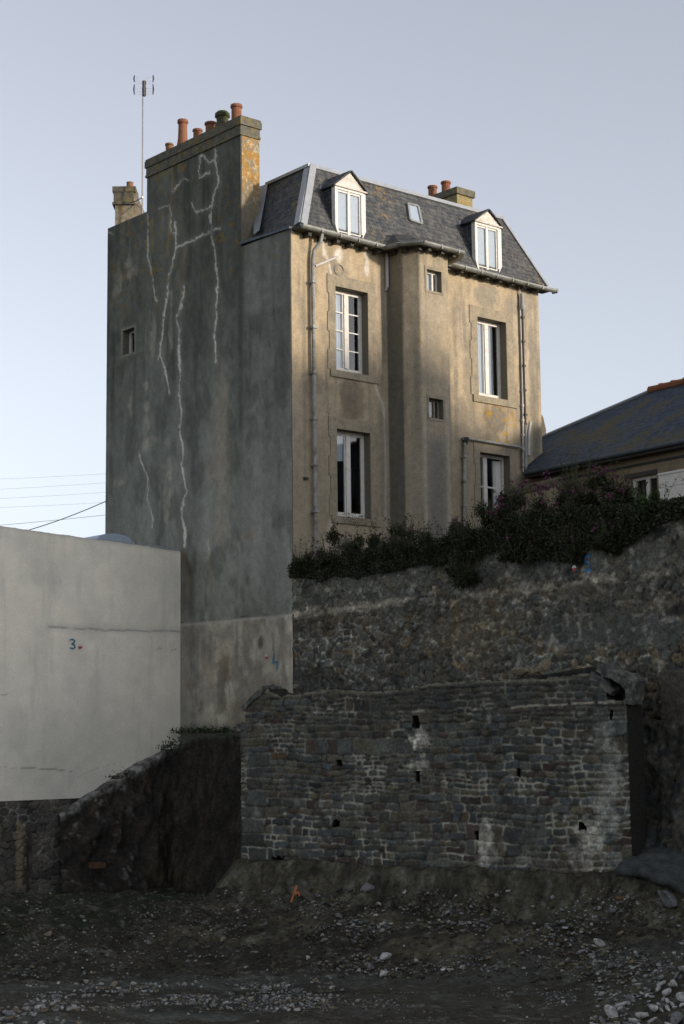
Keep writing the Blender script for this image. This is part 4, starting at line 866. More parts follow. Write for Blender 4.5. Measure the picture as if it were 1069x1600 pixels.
HOLES = [((644, 1118), (656, 1137)), ((650, 1205), (656.5, 1223)), ((807, 1198), (814, 1214)), ((742.5, 1297), (750, 1314)), ((953, 1107), (959, 1126)), ((904, 1283), (917, 1298)), ((526, 1186), (536, 1197)), ((519, 1281), (532, 1293)), ((425, 1337), (447, 1348))]
for (a, b) in HOLES:
    (ua, za), (ub_, zb_) = ru(*a), ru(*b); cu, cz = (ua + ub_) / 2, (za + zb_) / 2
    keep &= ~(np.maximum(np.abs(Uc - cu) / (abs(ub_ - ua) / 2), np.abs(Zc - cz) / (abs(za - zb_) / 2)) * 1.15 + .7 * (vn(Uc * 14, Zc * 14, 505) - .5) < 1)
# coursing
wz = Zq + .06 * (fbm(Uq * 1.0, Zq * 1.2, 507) - .5) * 2 + .03 * (fbm(Uq * 5, Zq * 5, 509) - .5) * 2; wu = Uq + .05 * (fbm(Uq * 4, Zq * 4, 511) - .5) * 2
e1 = np.full(Uq.shape, 9.); sid = np.zeros(Uq.shape); rr = random.Random(5); nst = 0
def lay(u0, u1, z0, z1):
    """one stone: distance to its rounded outline and an id"""
    global nst
    nst += 1; i0, i1 = np.searchsorted(us, [u0 - .12, u1 + .12]); j0, j1 = np.searchsorted(zs, [z0 - .12, z1 + .12])
    if i0 >= i1 or j0 >= j1: return
    U_, Z_ = wu[i0:i1, j0:j1], wz[i0:i1, j0:j1]; m = (U_ >= u0) & (U_ < u1) & (Z_ >= z0) & (Z_ < z1)
    if not m.any(): return
    ex = np.minimum(U_ - u0, u1 - U_); ez = np.minimum(Z_ - z0, z1 - Z_); rad = rr.uniform(.02, .06)
    ee_ = np.where((ex < rad) & (ez < rad), rad - np.hypot(rad - ex, rad - ez), np.minimum(ex, ez))
    e1[i0:i1, j0:j1][m] = ee_[m]; sid[i0:i1, j0:j1][m] = rr.random()
zc_ = -2.75
while zc_ < 1.25:
    H_ = rr.uniform(.18, .29); u_0 = -.35
    while u_0 < UE + .3:
        quoin = u_0 < .15 or u_0 > UE - .65
        run = rr.uniform(.35, .6) if quoin else rr.uniform(.35, 1.3)
        rows = 1 if (quoin and rr.random() < .7) else rr.choice([1, 2, 2, 2, 2, 3])
        cut = sorted(rr.uniform(.8, 1.2) for _ in range(rows)); tot = sum(cut); zz = zc_
        rr.shuffle(cut)
        for h_ in cut:
            hh = H_ * h_ / tot; x_ = u_0
            while x_ < u_0 + run - .02:
                w_s = rr.uniform(.9, 2.6) * hh if rows > 1 else rr.uniform(.7, 1.6) * hh
                if quoin: w_s = run
                if u_0 + run - (x_ + w_s) < .12: w_s = u_0 + run - x_
                lay(x_, x_ + w_s, zz, zz + hh); x_ += w_s
            zz += hh
        u_0 += run
    zc_ += H_
n1 = fbm(Uq * .7, Zq * .9, 517); n2 = fbm(Uq * 3, Zq * 3, 519); n3 = fbm(Uq * 11, Zq * 11, 521)
jw = .008 + .016 * (n2 - .4); stone = sst(jw * .3, jw + .014, e1)
pal = [(.072, .08, .086), (.058, .068, .075), (.085, .088, .083), (.10, .088, .066), (.075, .058, .050), (.062, .062, .06), (.11, .10, .075), (.08, .082, .08), (.07, .052, .052), (.05, .052, .054)]
Cq = rubble_cols(0, pal, sid) * (.62 + .6 * ((sid * 53.1) % 1))[..., None]
Cq = L3(Cq, (.13, .095, .05), (((sid * 31.7) % 1) > .94) * .5)
Cq = L3(Cq, (.115, .135, .14), (((sid * 71.9) % 1) > .90) * .4)
Cq = L3(Cq, (.11, .118, .115), sst(.5, .72, n2) * .45)
pl = np.clip(sst(.42, .66, fbm(Uq * 1.4, Zq * 1.4, 523)) * sst(.3, -1.2, Zq) * (.45 + .55 * sst(5.5, 1.5, Uq)) * 1.5 + .25 + .7 * sst(.5, .66, fbm(Uq * 2.3, Zq * 2.3, 524)), 0, 1) * sst(.28, .58, fbm(Uq * 7, Zq * 7, 526)); mort = L3(np.broadcast_to(np.array((.05, .049, .043)), Cq.shape), (.40, .385, .34), pl * .85)
Cq = Cq * stone[..., None] + mort * (1 - stone[..., None])
Cq = L3(Cq, (.045, .045, .042), sst(-.4, .6, Zq + .8 * (n1 - .5)) * sst(1, 3, Uq) * .45)
def qblob(px, py, r_u, r_z, nz=.8, s=530):
    u, z = ru(px, py); return sst(1.05, .5, np.hypot((Uq - u) / r_u, (Zq - z) / r_z) + (fbm(Uq * 5, Zq * 5, s) - .5) * 2 * nz)
for px, py, r_u, r_z, c, kk in [(658, 1158, .26, .22, (.80, .77, .70), 1.), (655, 1196, .3, .1, (.55, .53, .48), .8), (757, 1308, .18, .3, (.62, .6, .55), .9), (762, 1330, .25, .25, (.5, .48, .44), .8), (935, 1280, .22, .5, (.42, .42, .39), .85),
                                (955, 1225, .22, 1.2, (.34, .345, .33), .7), (945, 1130, .25, .25, (.17, .175, .17), .6), (925, 1310, .25, .25, (.5, .48, .43), .85), (910, 1335, .4, .2, (.45, .43, .39), .7), (400, 1275, .12, .15, (.25, .24, .23), .6),
                                (500, 1260, .15, .1, (.26, .26, .27), .6), (462, 1250, .08, .12, (.25, .24, .23), .5), (385, 1200, .10, 1.2, (.15, .15, .145), .55), (830, 1345, .4, .1, (.24, .24, .22), .6), (700, 1345, .5, .08, (.2, .2, .18), .5), (765, 1120, .06, .15, (.3, .29, .27), .7)]:
    Cq = L3(Cq, c, qblob(px, py, r_u, r_z, .9, 531 + px) * kk * (.55 + .45 * sst(.4, .6, n3)) * (.5 + .5 * sst(.35, .6, fbm(Uq * 6, Zq * 6, 527))))
for pts, kk in [([ru(800, 1105), ru(850, 1102)], .9), ([ru(855, 1102), ru(965, 1096)], .9), ([ru(625, 1113), ru(672, 1112)], .7), ([ru(730, 1108), ru(745, 1108)], .7), ([ru(605, 1115), ru(618, 1114)], .5)]:
    d = pdist(Uq, Zq + .03 * (n2 - .5), pts); Cq = L3(Cq, (.36, .33, .29), sst(.028, .008, d + .015 * (n3 - .5)) * kk * sst(.35, .5, n3))
topd = np.interp(Uq, tU, tZ) - Zq; Cq = L3(Cq, (.20, .185, .15), sst(.09, .0, topd + .05 * (n2 - .5)) * .75)
Cq *= ((.55 + .74 * n3) * np.array(1.0))[..., None] * np.array([1.04, 1.03, .94])
tiltq = ((sid * 17.3) % 1 - .5); hq = stone * (.022 + .03 * tiltq) + .016 * (n3 - .5) + .05 * (n1 - .5) + stone * .02 * ((sid * 41.1) % 1 - .5) * np.sin(Uq * 9)
Pq = RL + ut * Uq[..., None] + un * hq[..., None] + np.array([0, 0, 1.]) * Zq[..., None]
grid_wall('masonry', us, zs, keep, Pq, un, Cq, M['ruin'], ruin, .55, edge_col=(.030, .028, .024))
MB().prism([rpt(.05, -2.5, -.56), rpt(UE - .05, -2.5, -.56), rpt(UE - .05, .1, -.56), rpt(UE * .5, .55, -.56), rpt(.7, .4, -.56), rpt(.05, .1, -.56)], -un * .1).build('rear_leaf', M['dark_int'], ruin)
def slab(name, p0, p1, th, dep, o, mat='coping', seed=0):
    """sloping coping stone along p0->p1 (both u,z), th thick, dep deep; subdivided and roughened"""
    a = np.array([*p0, 0.]); b = np.array([*p1, 0.]); d = (b - a); L = np.linalg.norm(d); d /= L; n_ = np.array([-d[1], d[0], 0])
    if n_[1] < 0: n_ = -n_
    bm = bmesh.new(); bmesh.ops.create_cube(bm, size=1); bmesh.ops.subdivide_edges(bm, edges=bm.edges, cuts=7, use_grid_fill=True)
    for v in bm.verts:
        q = np.array(v.co); s_ = a[:2] + d[:2] * ((q[0] + .5) * L) + n_[:2] * (q[1] - .5) * th
        jit = .14 * (fbm(np.array([s_[0] * 7 + seed]), np.array([s_[1] * 7 + q[2] * 3]), 560 + seed)[0] - .5)
        v.co = Vector(rpt(s_[0] + jit, s_[1] + jit, o - (q[2] + .5) * dep + jit))
    me = bpy.data.meshes.new(name); bm.to_mesh(me); bm.free(); return link(name, me, M[mat], ruin)
slab('coping_stone', ru(379, 1105), ru(412, 1072), .10, .5, .04, seed=1)
slab('coping_stone', ru(938, 1034), ru(989, 1065), .15, .5, .03, seed=2)
slab('coping_stone', ru(925, 1051), ru(960, 1076), .10, .5, .03, seed=3)
slab('kneeler_stone', ru(982, 1062), ru(978, 1098), .12, .4, .04, seed=4)
slab('kneeler_stone', ru(372.5, 1131), ru(395, 1131), .14, .45, .05, seed=5)

# ================================================================== NEIGHBOUR WING (right)
WAZ = 84.0; wp = vplane(WAZ, (7.5, 0, 0)); wt = np.array([-math.cos(math.radians(WAZ)), -math.sin(math.radians(WAZ)), 0]); wn = np.array([-math.sin(math.radians(WAZ)), math.cos(math.radians(WAZ)), 0])
wing = thing('low_house', 'low tan house with mossy slate roof and terracotta ridge tiles, right of the townhouse', 'house', (10, -6, 3.3))
W0 = np.array([7.5, 0, 0]) 
def wpt(s, z, o=0.): return W0 + wt * s + wn * o + np.array([0, 0, z])
def ws(px, py, o=0.): q = onplane(px, py, wp[0], W0 + wn * o); return float(np.dot(q - W0, wt)), float(q[2])
LEN = 17.0
wa, wb = ws(985, 750), ws(1028, 790); wz1 = ws(1005, 744)[1]
m = MB()
for (s0, s1, za, zb_) in ((-.6, wa[0], 3.2, 6.34), (wb[0], LEN, 3.2, 6.34), (wa[0], wb[0], wz1, 6.34), (wa[0], wb[0], 3.2, 4.75)):
    m.prism([wpt(s0, za), wpt(s1, za), wpt(s1, zb_), wpt(s0, zb_)], -wn * .3)
m.build('wall', M['wing_wall'], wing)
MB().prism([wpt(-.2, 6.02, .02), wpt(LEN, 6.02, .02), wpt(LEN, 6.08, .02), wpt(-.2, 6.08, .02)], -wn * .03).build('wall_cable', M['pipe_dark'], wing)
m = MB().prism([wpt(-.5, 3.2, -5.6), wpt(LEN, 3.2, -5.6), wpt(LEN, 6.2, -5.6), wpt(-.5, 6.2, -5.6)], -wn * .3); m.build('wall', M['wing_wall'], wing)
# roof: eave on the wall line, ridge 3 m behind
E0 = wpt(0, 6.36, .28); nrp = None
ridge0 = onplane(1016, 612, wp[0], W0 - wn * 3.0); rz = ridge0[2]; rs = float(np.dot(ridge0 - W0, wt))
rpn = np.cross(wt, (wpt(0, rz, -3.0) - E0)); rpn /= np.linalg.norm(rpn); rpn *= np.sign(rpn[2])
hipb = onplane(845, 685, rpn, E0); ee = -.6
m = MB(); e0, e1_ = wpt(ee, 6.36, .28), wpt(LEN, 6.36, .28); r0, r1_ = wpt(rs, rz, -3.0), wpt(LEN, rz, -3.0)
hip = r0 + (hipb - r0) * 1.06
m.add([wpt(.35, 6.36, .28), e1_, r1_, r0, hip], [(0, 1, 2, 3, 4)]); m.add([r0, r1_, wpt(LEN, 6.3, -6.1), wpt(-1, 6.3, -6.1), hip], [(0, 1, 2, 3, 4)])
wr = m.build('roof', M['slate_wing'], wing, uvf=lambda c: (float(np.dot(np.array(c) - W0, wt)), float(np.hypot(c.z, np.dot(np.array(c) - W0, wn)) )))
MB().beam(hip + rpn * .03, r0 + rpn * .03, .10, .05, rpn).build('verge_flashing', M['zinc'], wr)
m = MB()
for i in range(22):
    a = wpt(rs + i * .42, rz + .03, -3.0); b = wpt(rs + i * .42 + .43, rz + .03, -3.0); m.tube([a, b], [.115, .10], 9); m.tube([b - wt * .06, b], [.13, .13], 9)
m.build('ridge_tiles', M['orange_tile'], wr)
m = MB().tube([wpt(.38, 6.30, .36), wpt(LEN, 6.30, .36)], .05, 8); m.build('gutter', M['dark_gutter'], wing)
MB().prism([wpt(.3, 6.2, .30), wpt(LEN, 6.2, .30), wpt(LEN, 6.33, .30), wpt(.3, 6.33, .30)], -wn * .3).build('eaves_board', M['timber'], wing)
# its window
f = MB(); sx0, sx1 = wa[0], wb[0]; z0, z1 = 4.75, wz1; dv = (sx1 - sx0)
def wbox(mb, s0, s1, za, zb_, o0, o1): mb.prism([wpt(s0, za, o0), wpt(s1, za, o0), wpt(s1, zb_, o0), wpt(s0, zb_, o0)], wn * (o1 - o0))
for s0, s1 in ((sx0, sx0 + .10), (sx1 - .07, sx1), ((sx0 + sx1) / 2 + .0, (sx0 + sx1) / 2 + .11)): wbox(f, s0, s1, z0, z1, -.14, -.08)
wbox(f, sx0 + .1, sx1 - .07, z1 - .07, z1, -.139, -.081); wbox(f, sx0 + .1, sx1 - .07, z0, z0 + .08, -.139, -.081)
w_ = f.build('window', M['white'], wing); f = MB(); wbox(f, sx0 + .1, sx1 - .07, z0 + .08, z1 - .07, -.12, -.11); f.build('pane', M['glass'], w_)
f = MB(); wbox(f, sx0 - .15, sx1 + .02, z1 + .003, z1 + .10, .0, .04); f.build('lintel', M['timber'], wing)
f = MB(); wbox(f, sx0 - .6, sx1 + .6, 3.3, 6.1, -1.4, -1.3); wbox(f, sx0 - .7, sx0 - .6, 3.3, 6.1, -1.3, -.32); wbox(f, sx1 + .6, sx1 + .7, 3.3, 6.1, -1.3, -.32); wbox(f, sx0 - .6, sx1 + .6, 6.1, 6.2, -1.4, -.32); f.build('room', M['dark_int'], wing)
f = MB(); wbox(f, sx0 - .05, sx1 + .05, z0 - .08, z0 - .003, .0, .08); f.build('sill', M['white'], wing)
# unseen tall block with roof, added to shade the yard and lower walls
m = MB(); m.prism([wpt(17.2, 0, .0), wpt(60, 0, .0), wpt(60, 11.2, .0), wpt(17.2, 11.2, .0)], -wn * 9); m.build('shade_block', M['wing_wall'], wing)
m = MB(); m.prism([wpt(17.0, 11.2, .2), wpt(17.0, 13.0, -4.5), wpt(17.0, 11.2, -9.2)], wt * 43); m.build('shade_block_roof', M['slate'], wing, uvf=lambda c: (c.y, c.z * 1.4))

# white boarded panel in front of the wing, and the low rendered garden wall by the window
a, b = ws(1030, 749, .3), ws(1069, 741, .3); f = MB()
zt0 = a[1]; s0 = a[0]
for i in range(3): wbox(f, s0, s0 + 4.5, 4.75 + i * .31, 4.75 + i * .31 + .30, .28, .32)
wbox(f, s0 - .002, s0 + 4.5, zt0 + .08, zt0 + .13, .26, .34)
fp = thing('garden_fence', 'white boarded fence panel in front of the low tan house at the right edge', 'fence', tuple(wpt(s0 + 1, 3.4, .9)))
f.build('boards', M['white'], fp)
f = MB()
for k in (.1, 1.8, 3.6):
    f = MB(); wbox(f, s0 + k, s0 + k + .09, 3.38, 5.5, .20, .275); f.build('post', M['white'], fp)

gw = thing('garden_wall', 'low grey rendered garden wall with a rounded coping between townhouse corner and pink flowers', 'wall', (6.9, -.9, 3.4))
a, b = onX(796, 771, 6.75), onX(868, 753, 6.75); m = MB(); m.prism([(6.75, a[1], 3.3), (6.75, b[1], 3.3), (6.75, b[1], b[2] - .06), (6.75, a[1], a[2] - .06)], (.25, 0, 0)); m.build('wall_body', M['surround'], gw)
m = MB(); m.tube([(6.875, a[1], a[2] - .02), (6.875, b[1] - .05, b[2] - .02)], .165, 10); m.build('coping', M['capstone'], gw)
# sliver of a far gable beyond the townhouse's right corner
q = [atdepth(*p, 60) for p in ((842, 640), (849, 652), (853.5, 672), (850, 740), (842, 740))]
m = MB().prism(q, FWD * [1, 1, 0] * 6); o = m.build('distant_gable', M['wing_wall']); tag(o, 'sliver of a distant tan gable behind the right corner of the townhouse', 'building')

# ================================================================== TERRAIN
GZ0 = -3.35
def rcoords(x, y):
    dx, dy = x - RL[0], y - RL[1]; return dx * ut[0] + dy * ut[1], dx * un[0] + dy * un[1]
PILE = onZ(1135, 1560, GZ0 + .2)
def hterr(x, y):
    x = np.asarray(x, float); y = np.asarray(y, float)
    n1 = fbm(x * .35, y * .35, 601) - .5; n2 = fbm(x * 1.3, y * 1.3, 603) - .5; n3 = fbm(x * 4.5, y * 4.5, 605) - .5
    u, s = rcoords(x, y); dep = (x - CAM[0]) * FWD[0] + (y - CAM[1]) * FWD[1]
    rough = sst(22.0, 25.0, dep + 2 * n1)
    n4 = np.abs(fbm(x * 2.4, y * 2.4, 607) - .5) * 2; n5 = fbm(x * 11, y * 11, 609) - .5
    h = GZ0 + .10 * n1 + (.03 + .20 * rough) * n2 + (.015 + .11 * rough) * n3 - (.02 + .16 * rough) * n4 + (.012 + .05 * rough) * n5
    for o_, wr_ in ((22.0, .10), (23.6, .12), (24.4, .09)):
        h = h - .05 * np.exp(-((dep - o_ + .05 * ((x - CAM[0]) * .756 - (y - CAM[1]) * .654) + .5 * n1) / wr_) ** 2)
    # low scraped bank across the left middle
    h = h + .42 * sst(25.6, 27.2, dep + 1.6 * n1 + .8 * n2) * sst(36, 30, dep) * sst(1.0, -1.5, u)
    # rock shelf and rubble slope in front of the ruin
    wu = sst(-1.1, .15, u + .5 * n2)
    ss = s + .35 * n2 + .15 * n3
    z = np.where(ss < .25, -2.24, np.interp(ss, [.25, .55, .8, 2.0, 3.2, 4.2], [-2.24, -2.72, -2.80, -3.0, -3.22, -3.4]))
    z = z + .24 * n2 + .14 * n3 - .22 * n4 * sst(.5, 1.0, ss) + .07 * n5 + sst(.2, .4, ss) * sst(1.3, .8, ss) * (.30 * (np.abs(fbm(x * 3.1, y * 3.1, 621) - .5) * 2 - .25) + .16 * (fbm(x * 8, y * 8, 623) - .5)) + .25 * sst(.3, .9, ss) * sst(4, 1, ss) * n1
    h = np.where(wu > 0, np.maximum(h, lerp(GZ0 - .15, z, wu)), h)
    d = np.hypot(x - PILE[0], y - PILE[1]); h = h + .80 * np.exp(-(d / 1.15) ** 2)
    return h
fh = FWD * [1, 1, 0]; fh /= np.linalg.norm(fh); rh = np.array([fh[1], -fh[0], 0])
ds = lines([8., 40.], .06); ls = lines([-11., 11.], .055); Dd, Ll = np.meshgrid(ds, ls, indexing='ij')
Xt = CAM[0] + fh[0] * Dd + rh[0] * Ll; Yt = CAM[1] + fh[1] * Dd + rh[1] * Ll; Zt = hterr(Xt, Yt)
ed = np.minimum(np.minimum(Dd - 8, 40 - Dd), 11 - np.abs(Ll)); Zt = Zt - .3 * sst(.8, 0, ed)
u_, s_ = rcoords(Xt, Yt); n1 = fbm(Xt * .5, Yt * .5, 611); n2 = fbm(Xt * 2, Yt * 2, 613); n3 = fbm(Xt * 8, Yt * 8, 615)
Ct = np.zeros(Xt.shape + (3,)); Ct[:] = (.052, .043, .031)
Ct = L3(Ct, (.072, .066, .052), sst(.45, .62, n2) * .6); nb_ = fbm(Xt * 3.3, Yt * 3.3, 617); Ct = L3(Ct, (.020, .018, .014), sst(.5, .66, nb_) * sst(23, 25, Dd) * .7); Ct = L3(Ct, (.026, .023, .017), sst(.52, .68, n1) * .6)
trk = np.exp(-((Dd - 23.2 - .06 * Ll - .8 * (n1 - .5)) / .55) ** 2); Ct = L3(Ct, (.075, .072, .064), trk * .7)      # beaten track
trk2 = np.exp(-((Dd - 21.7 - .05 * Ll) / .25) ** 2); Ct = L3(Ct, (.07, .067, .06), trk2 * .4 * sst(-1, 1, Ll))
shelf = sst(.05, .2, s_) * sst(1.1, .75, s_) * sst(-.8, 0, u_); rk1, rk2, rkid = cells(u_ * 1.6 + .5 * (n2 - .5), Zt * 3.0 + .6 * (n3 - .5), 627); Ct = L3(Ct, (.105, .092, .064), shelf * (.25 + .75 * sst(.42, .58, fbm(Xt * 4, Yt * 4, 625))) * (.45 + .9 * rkid)); Ct = L3(Ct, (.02, .018, .014), shelf * sst(.12, .03, rk2 - rk1) * .8)
Ct = L3(Ct, (.105, .088, .055), sst(1.0, 1.4, s_) * sst(3.8, 2.6, s_) * sst(0, 1, u_) * sst(.50, .64, n2) * .75)
Ct = L3(Ct, (.020, .023, .012), sst(25, 27, Dd) * sst(.8, -1, u_) * sst(.34, .52, n2) * .85)
Ct = L3(Ct, (.13, .125, .11), sst(.64, .74, n3) * .6)
Ct = L3(Ct, (.11, .108, .10), np.exp(-((Dd - 20.2) / .55) ** 2) * sst(1.2, -.8, Ll) * sst(.42, .6, n2) * .5)
Ct *= (.42 + .75 * n3)[..., None] * np.array([.98, 1.03, .98])
I = np.arange(Xt.size).reshape(Xt.shape); F = np.stack([I[:-1, :-1].ravel(), I[:-1, 1:].ravel(), I[1:, 1:].ravel(), I[1:, :-1].ravel()], 1)
ter = link('ground', np_mesh('ground', np.stack([Xt, Yt, Zt], -1).reshape(-1, 3), F[:, ::-1], Ct.reshape(-1, 3), True), M['terrain']); tag(ter, kind='structure')
M['far'] = flat_mat('far_ground', (.04, .037, .032), .95, .3, .3)
o = MB().add([(-1500, -1500, GZ0 - .45), (1500, -1500, GZ0 - .45), (1500, 1500, GZ0 - .45), (-1500, 1500, GZ0 - .45)], [(0, 1, 2, 3)]).build('surrounding_ground', M['far']); tag(o, kind='structure')
def ghit(px, py):
    d = ray(px, py); lo, hi_ = 10.0, None; t = 10.0
    while t < 45:
        p = CAM + d * t
        if hterr(p[0], p[1]) > p[2]: hi_ = t; break
        lo = t; t += .15
    if hi_ is None: return None
    for _ in range(12):
        mid = (lo + hi_) / 2; p = CAM + d * mid
        if hterr(p[0], p[1]) > p[2]: hi_ = mid
        else: lo = mid
    p = CAM + d * hi_; return np.array([p[0], p[1], float(hterr(p[0], p[1]))]), hi_
def ghits(px, py):
    px = np.asarray(px, float); py = np.asarray(py, float)
    d = FWD[None] + ((px - PW / 2) / FOC)[:, None] * RGT - ((py - PH / 2) / FOC)[:, None] * UPV
    t = np.full(len(px), 10.); done = np.zeros(len(px), bool); hit = np.full(len(px), np.nan)
    while t.min() < 42 and not done.all():
        p = CAM + d * t[:, None]; b = (hterr(p[:, 0], p[:, 1]) > p[:, 2]) & ~done
        hit[b] = t[b]; done |= b; t = t + .08
        if t[0] > 42: break
    ok = ~np.isnan(hit); p = CAM + d * (np.where(ok, hit, 10) - .04)[:, None]; p[:, 2] = hterr(p[:, 0], p[:, 1]); return p[ok], hit[ok]

# cut earth face in the corner below the gable, carried on behind the ruin
bp = np.array([(-3.35, 4.05), (-2.9, 3.82), (-1.7, 3.72), (-.75, 3.6), (-.45, 3.0), (-.42, 0.), (-.50, -3.0), (-.95, -8.), (-1.45, -12.5), (-1.9, -17)]); bzt = [-1.75, -1.42, -.85, -.33, -.05, .02, .05, .15, .1, .1]
bs = np.concatenate([[0], np.cumsum(np.hypot(*np.diff(bp, axis=0).T))])
uu = lines([0, bs[-1]], .05); vv = np.linspace(-.12, 1, 62); Ue, Ve = np.meshgrid(uu, vv, indexing='ij')
bx, by, bz_ = np.interp(Ue, bs, bp[:, 0]), np.interp(Ue, bs, bp[:, 1]), np.interp(Ue, bs, bzt)
sx_, sy_ = np.gradient(bx, axis=0), np.gradient(by, axis=0)
for _ in range(3):
    kx = np.ones(15) / 15; sx_ = np.apply_along_axis(lambda q: np.convolve(np.pad(q, 7, 'edge'), kx, 'valid'), 0, sx_); sy_ = np.apply_along_axis(lambda q: np.convolve(np.pad(q, 7, 'edge'), kx, 'valid'), 0, sy_)
nl_ = np.hypot(sx_, sy_); ox, oy = sy_ / nl_, -sx_ / nl_
ox, oy = np.where((ox * -1 + oy * -1) < 0, -ox, ox), np.where((ox * -1 + oy * -1) < 0, -oy, oy)
en = fbm(Ue * 1.5, Ve * 3, 651); en2 = fbm(Ue * 5, Ve * 9, 653); en3 = fbm(Ue * 13, Ve * 20, 655)
vz = np.clip(Ve, 0, 1); out = .95 * vz ** 1.3 + .5 * (en - .5) + .22 * (en2 - .5) + .06 * (en3 - .5); out = np.where(Ve < 0, Ve / .12 * .9 + .12 * (en2 - .5), out)
zt_ = bz_ + .10 * (en2 - .5) + .10 * (en - .5); Ze = zt_ + (-3.65 - zt_) * vz + np.where(Ve < 0, .02, 0)
Ce = np.zeros(Ue.shape + (3,)); Ce[:] = (.021, .018, .015); Ce = L3(Ce, (.042, .034, .025), sst(.48, .65, en2) * .6); Ce = L3(Ce, (.05, .037, .02), sst(.58, .7, en) * sst(.5, .9, Ve) * .6)
Ce = L3(Ce, (.22, .215, .2), sst(.06, -.02, Ve + .10 * (en2 - .5)) * sst(bs[4], bs[3], Ue) * (.3 + .6 * sst(.4, .6, en3)))
Ce = L3(Ce, (.20, .21, .20), sst(.62, .70, fbm(Ue * 16, Ve * 22, 657)) * sst(2.2, 1.2, Ue) * sst(.5, .64, en2) * .45)
Ce = L3(Ce, (.05, .06, .045), sst(.04, -.02, Ve) * sst(bs[3], bs[4], Ue) * .8)
sc_, sh_, se_, si_ = rubble(Ue, Ve * 3.6, .16, 671, [(.06, .055, .045), (.045, .045, .042), (.075, .068, .052)], (.07, .066, .056), 1.4); mk_ = sst(bs[7] - .5, bs[7] + .8, Ue); Ce = Ce * (1 - mk_[..., None]) + sc_ * .9 * mk_[..., None]; out = out + sh_ * 2 * mk_
Ce *= (.65 + 1.2 * en3)[..., None]
I = np.arange(Ue.size).reshape(Ue.shape); F = np.stack([I[:-1, :-1].ravel(), I[:-1, 1:].ravel(), I[1:, 1:].ravel(), I[1:, :-1].ravel()], 1)
o = link('earth_bank', np_mesh('earth_bank', np.stack([bx + ox * out, by + oy * out, Ze], -1).reshape(-1, 3), F, Ce.reshape(-1, 3)), M['terrain']); tag(o, kind='structure')
# dark rubble fill behind the right half of the ruin's top
us2 = lines([5.2, 7.5], .05); ws2 = np.linspace(0, 1, 24); Uf2, Wf2 = np.meshgrid(us2, ws2, indexing='ij')
zf = np.interp(Uf2, [5.2, 5.6, 6.5, 7.2, 7.5], [.55, .92, 1.02, 1.10, .7]) ; hf = np.where(Wf2 < .5, -.2 + (zf + .2) * (Wf2 / .5), zf - .6 * (Wf2 - .5)) + .06 * (fbm(Uf2 * 5, Wf2 * 8, 661) - .5)
of = -.50 - .55 * Wf2 ** .8
Pf = RL + ut * Uf2[..., None] + un * of[..., None] + np.array([0, 0, 1.]) * hf[..., None]
Cf2 = np.zeros(Uf2.shape + (3,)); Cf2[:] = (.02, .019, .017); Cf2 = L3(Cf2, (.06, .055, .045), sst(.6, .7, fbm(Uf2 * 8, Wf2 * 8, 663)) * .5)
I = np.arange(Uf2.size).reshape(Uf2.shape); F = np.stack([I[:-1, :-1].ravel(), I[1:, :-1].ravel(), I[1:, 1:].ravel(), I[:-1, 1:].ravel()], 1)
o = link('earth_fill', np_mesh('earth_fill', Pf.reshape(-1, 3), F, Cf2.reshape(-1, 3)), M['terrain']); tag(o, kind='structure')

# ================================================================== STONES
bm = bmesh.new(); bmesh.ops.create_icosphere(bm, subdivisions=2, radius=1); bm.verts.ensure_lookup_table()
IV = np.array([v.co[:] for v in bm.verts]); IF = np.array([[v.index for v in f.verts] for f in bm.faces]); bm.free()
bm = bmesh.new(); bmesh.ops.create_icosphere(bm, subdivisions=1, radius=1); bm.verts.ensure_lookup_table()
JV = np.array([v.co[:] for v in bm.verts]); JF = np.array([[v.index for v in f.verts] for f in bm.faces]); bm.free()
def rock_verts(V, seed, flat=.6):
    r = np.random.default_rng(seed); v = V.copy()
    for _ in range(11):                                           # knock flat facets off a ball
        n_ = r.normal(size=3); n_ /= np.linalg.norm(n_); lim = r.uniform(.32, .62); d = v @ n_; v = v - np.outer(np.maximum(d - lim, 0), n_)
    v *= 1 + .10 * (r.random(len(v))[:, None] - .5); v /= np.abs(v).max(); return v * np.array([r.uniform(.85, 1.25), r.uniform(.7, 1.), flat * r.uniform(.8, 1.3)])
ROCK = {}
for mk in ('stone_pale', 'stone_grey', 'stone_warm'):
    ROCK[mk] = []
    for k in range(5):
        me = np_mesh('stone', rock_verts(IV, 700 + k), IF); me.materials.append(M[mk]); ROCK[mk].append(me)
def stone_at(p, r, mk, label, group, name='stone', sink=.25, rot=None):
    me = rng.choice(len(ROCK[mk])); o = bpy.data.objects.new(name, ROCK[mk][me]); col.objects.link(o)
    o.location = (p[0], p[1], p[2] + r * (.5 - sink)); o.scale = (r, r, r); o.rotation_euler = rot or (rng.uniform(-.4, .4), rng.uniform(-.4, .4), rng.uniform(0, 6.3)); tag(o, label, 'stone', group); return o
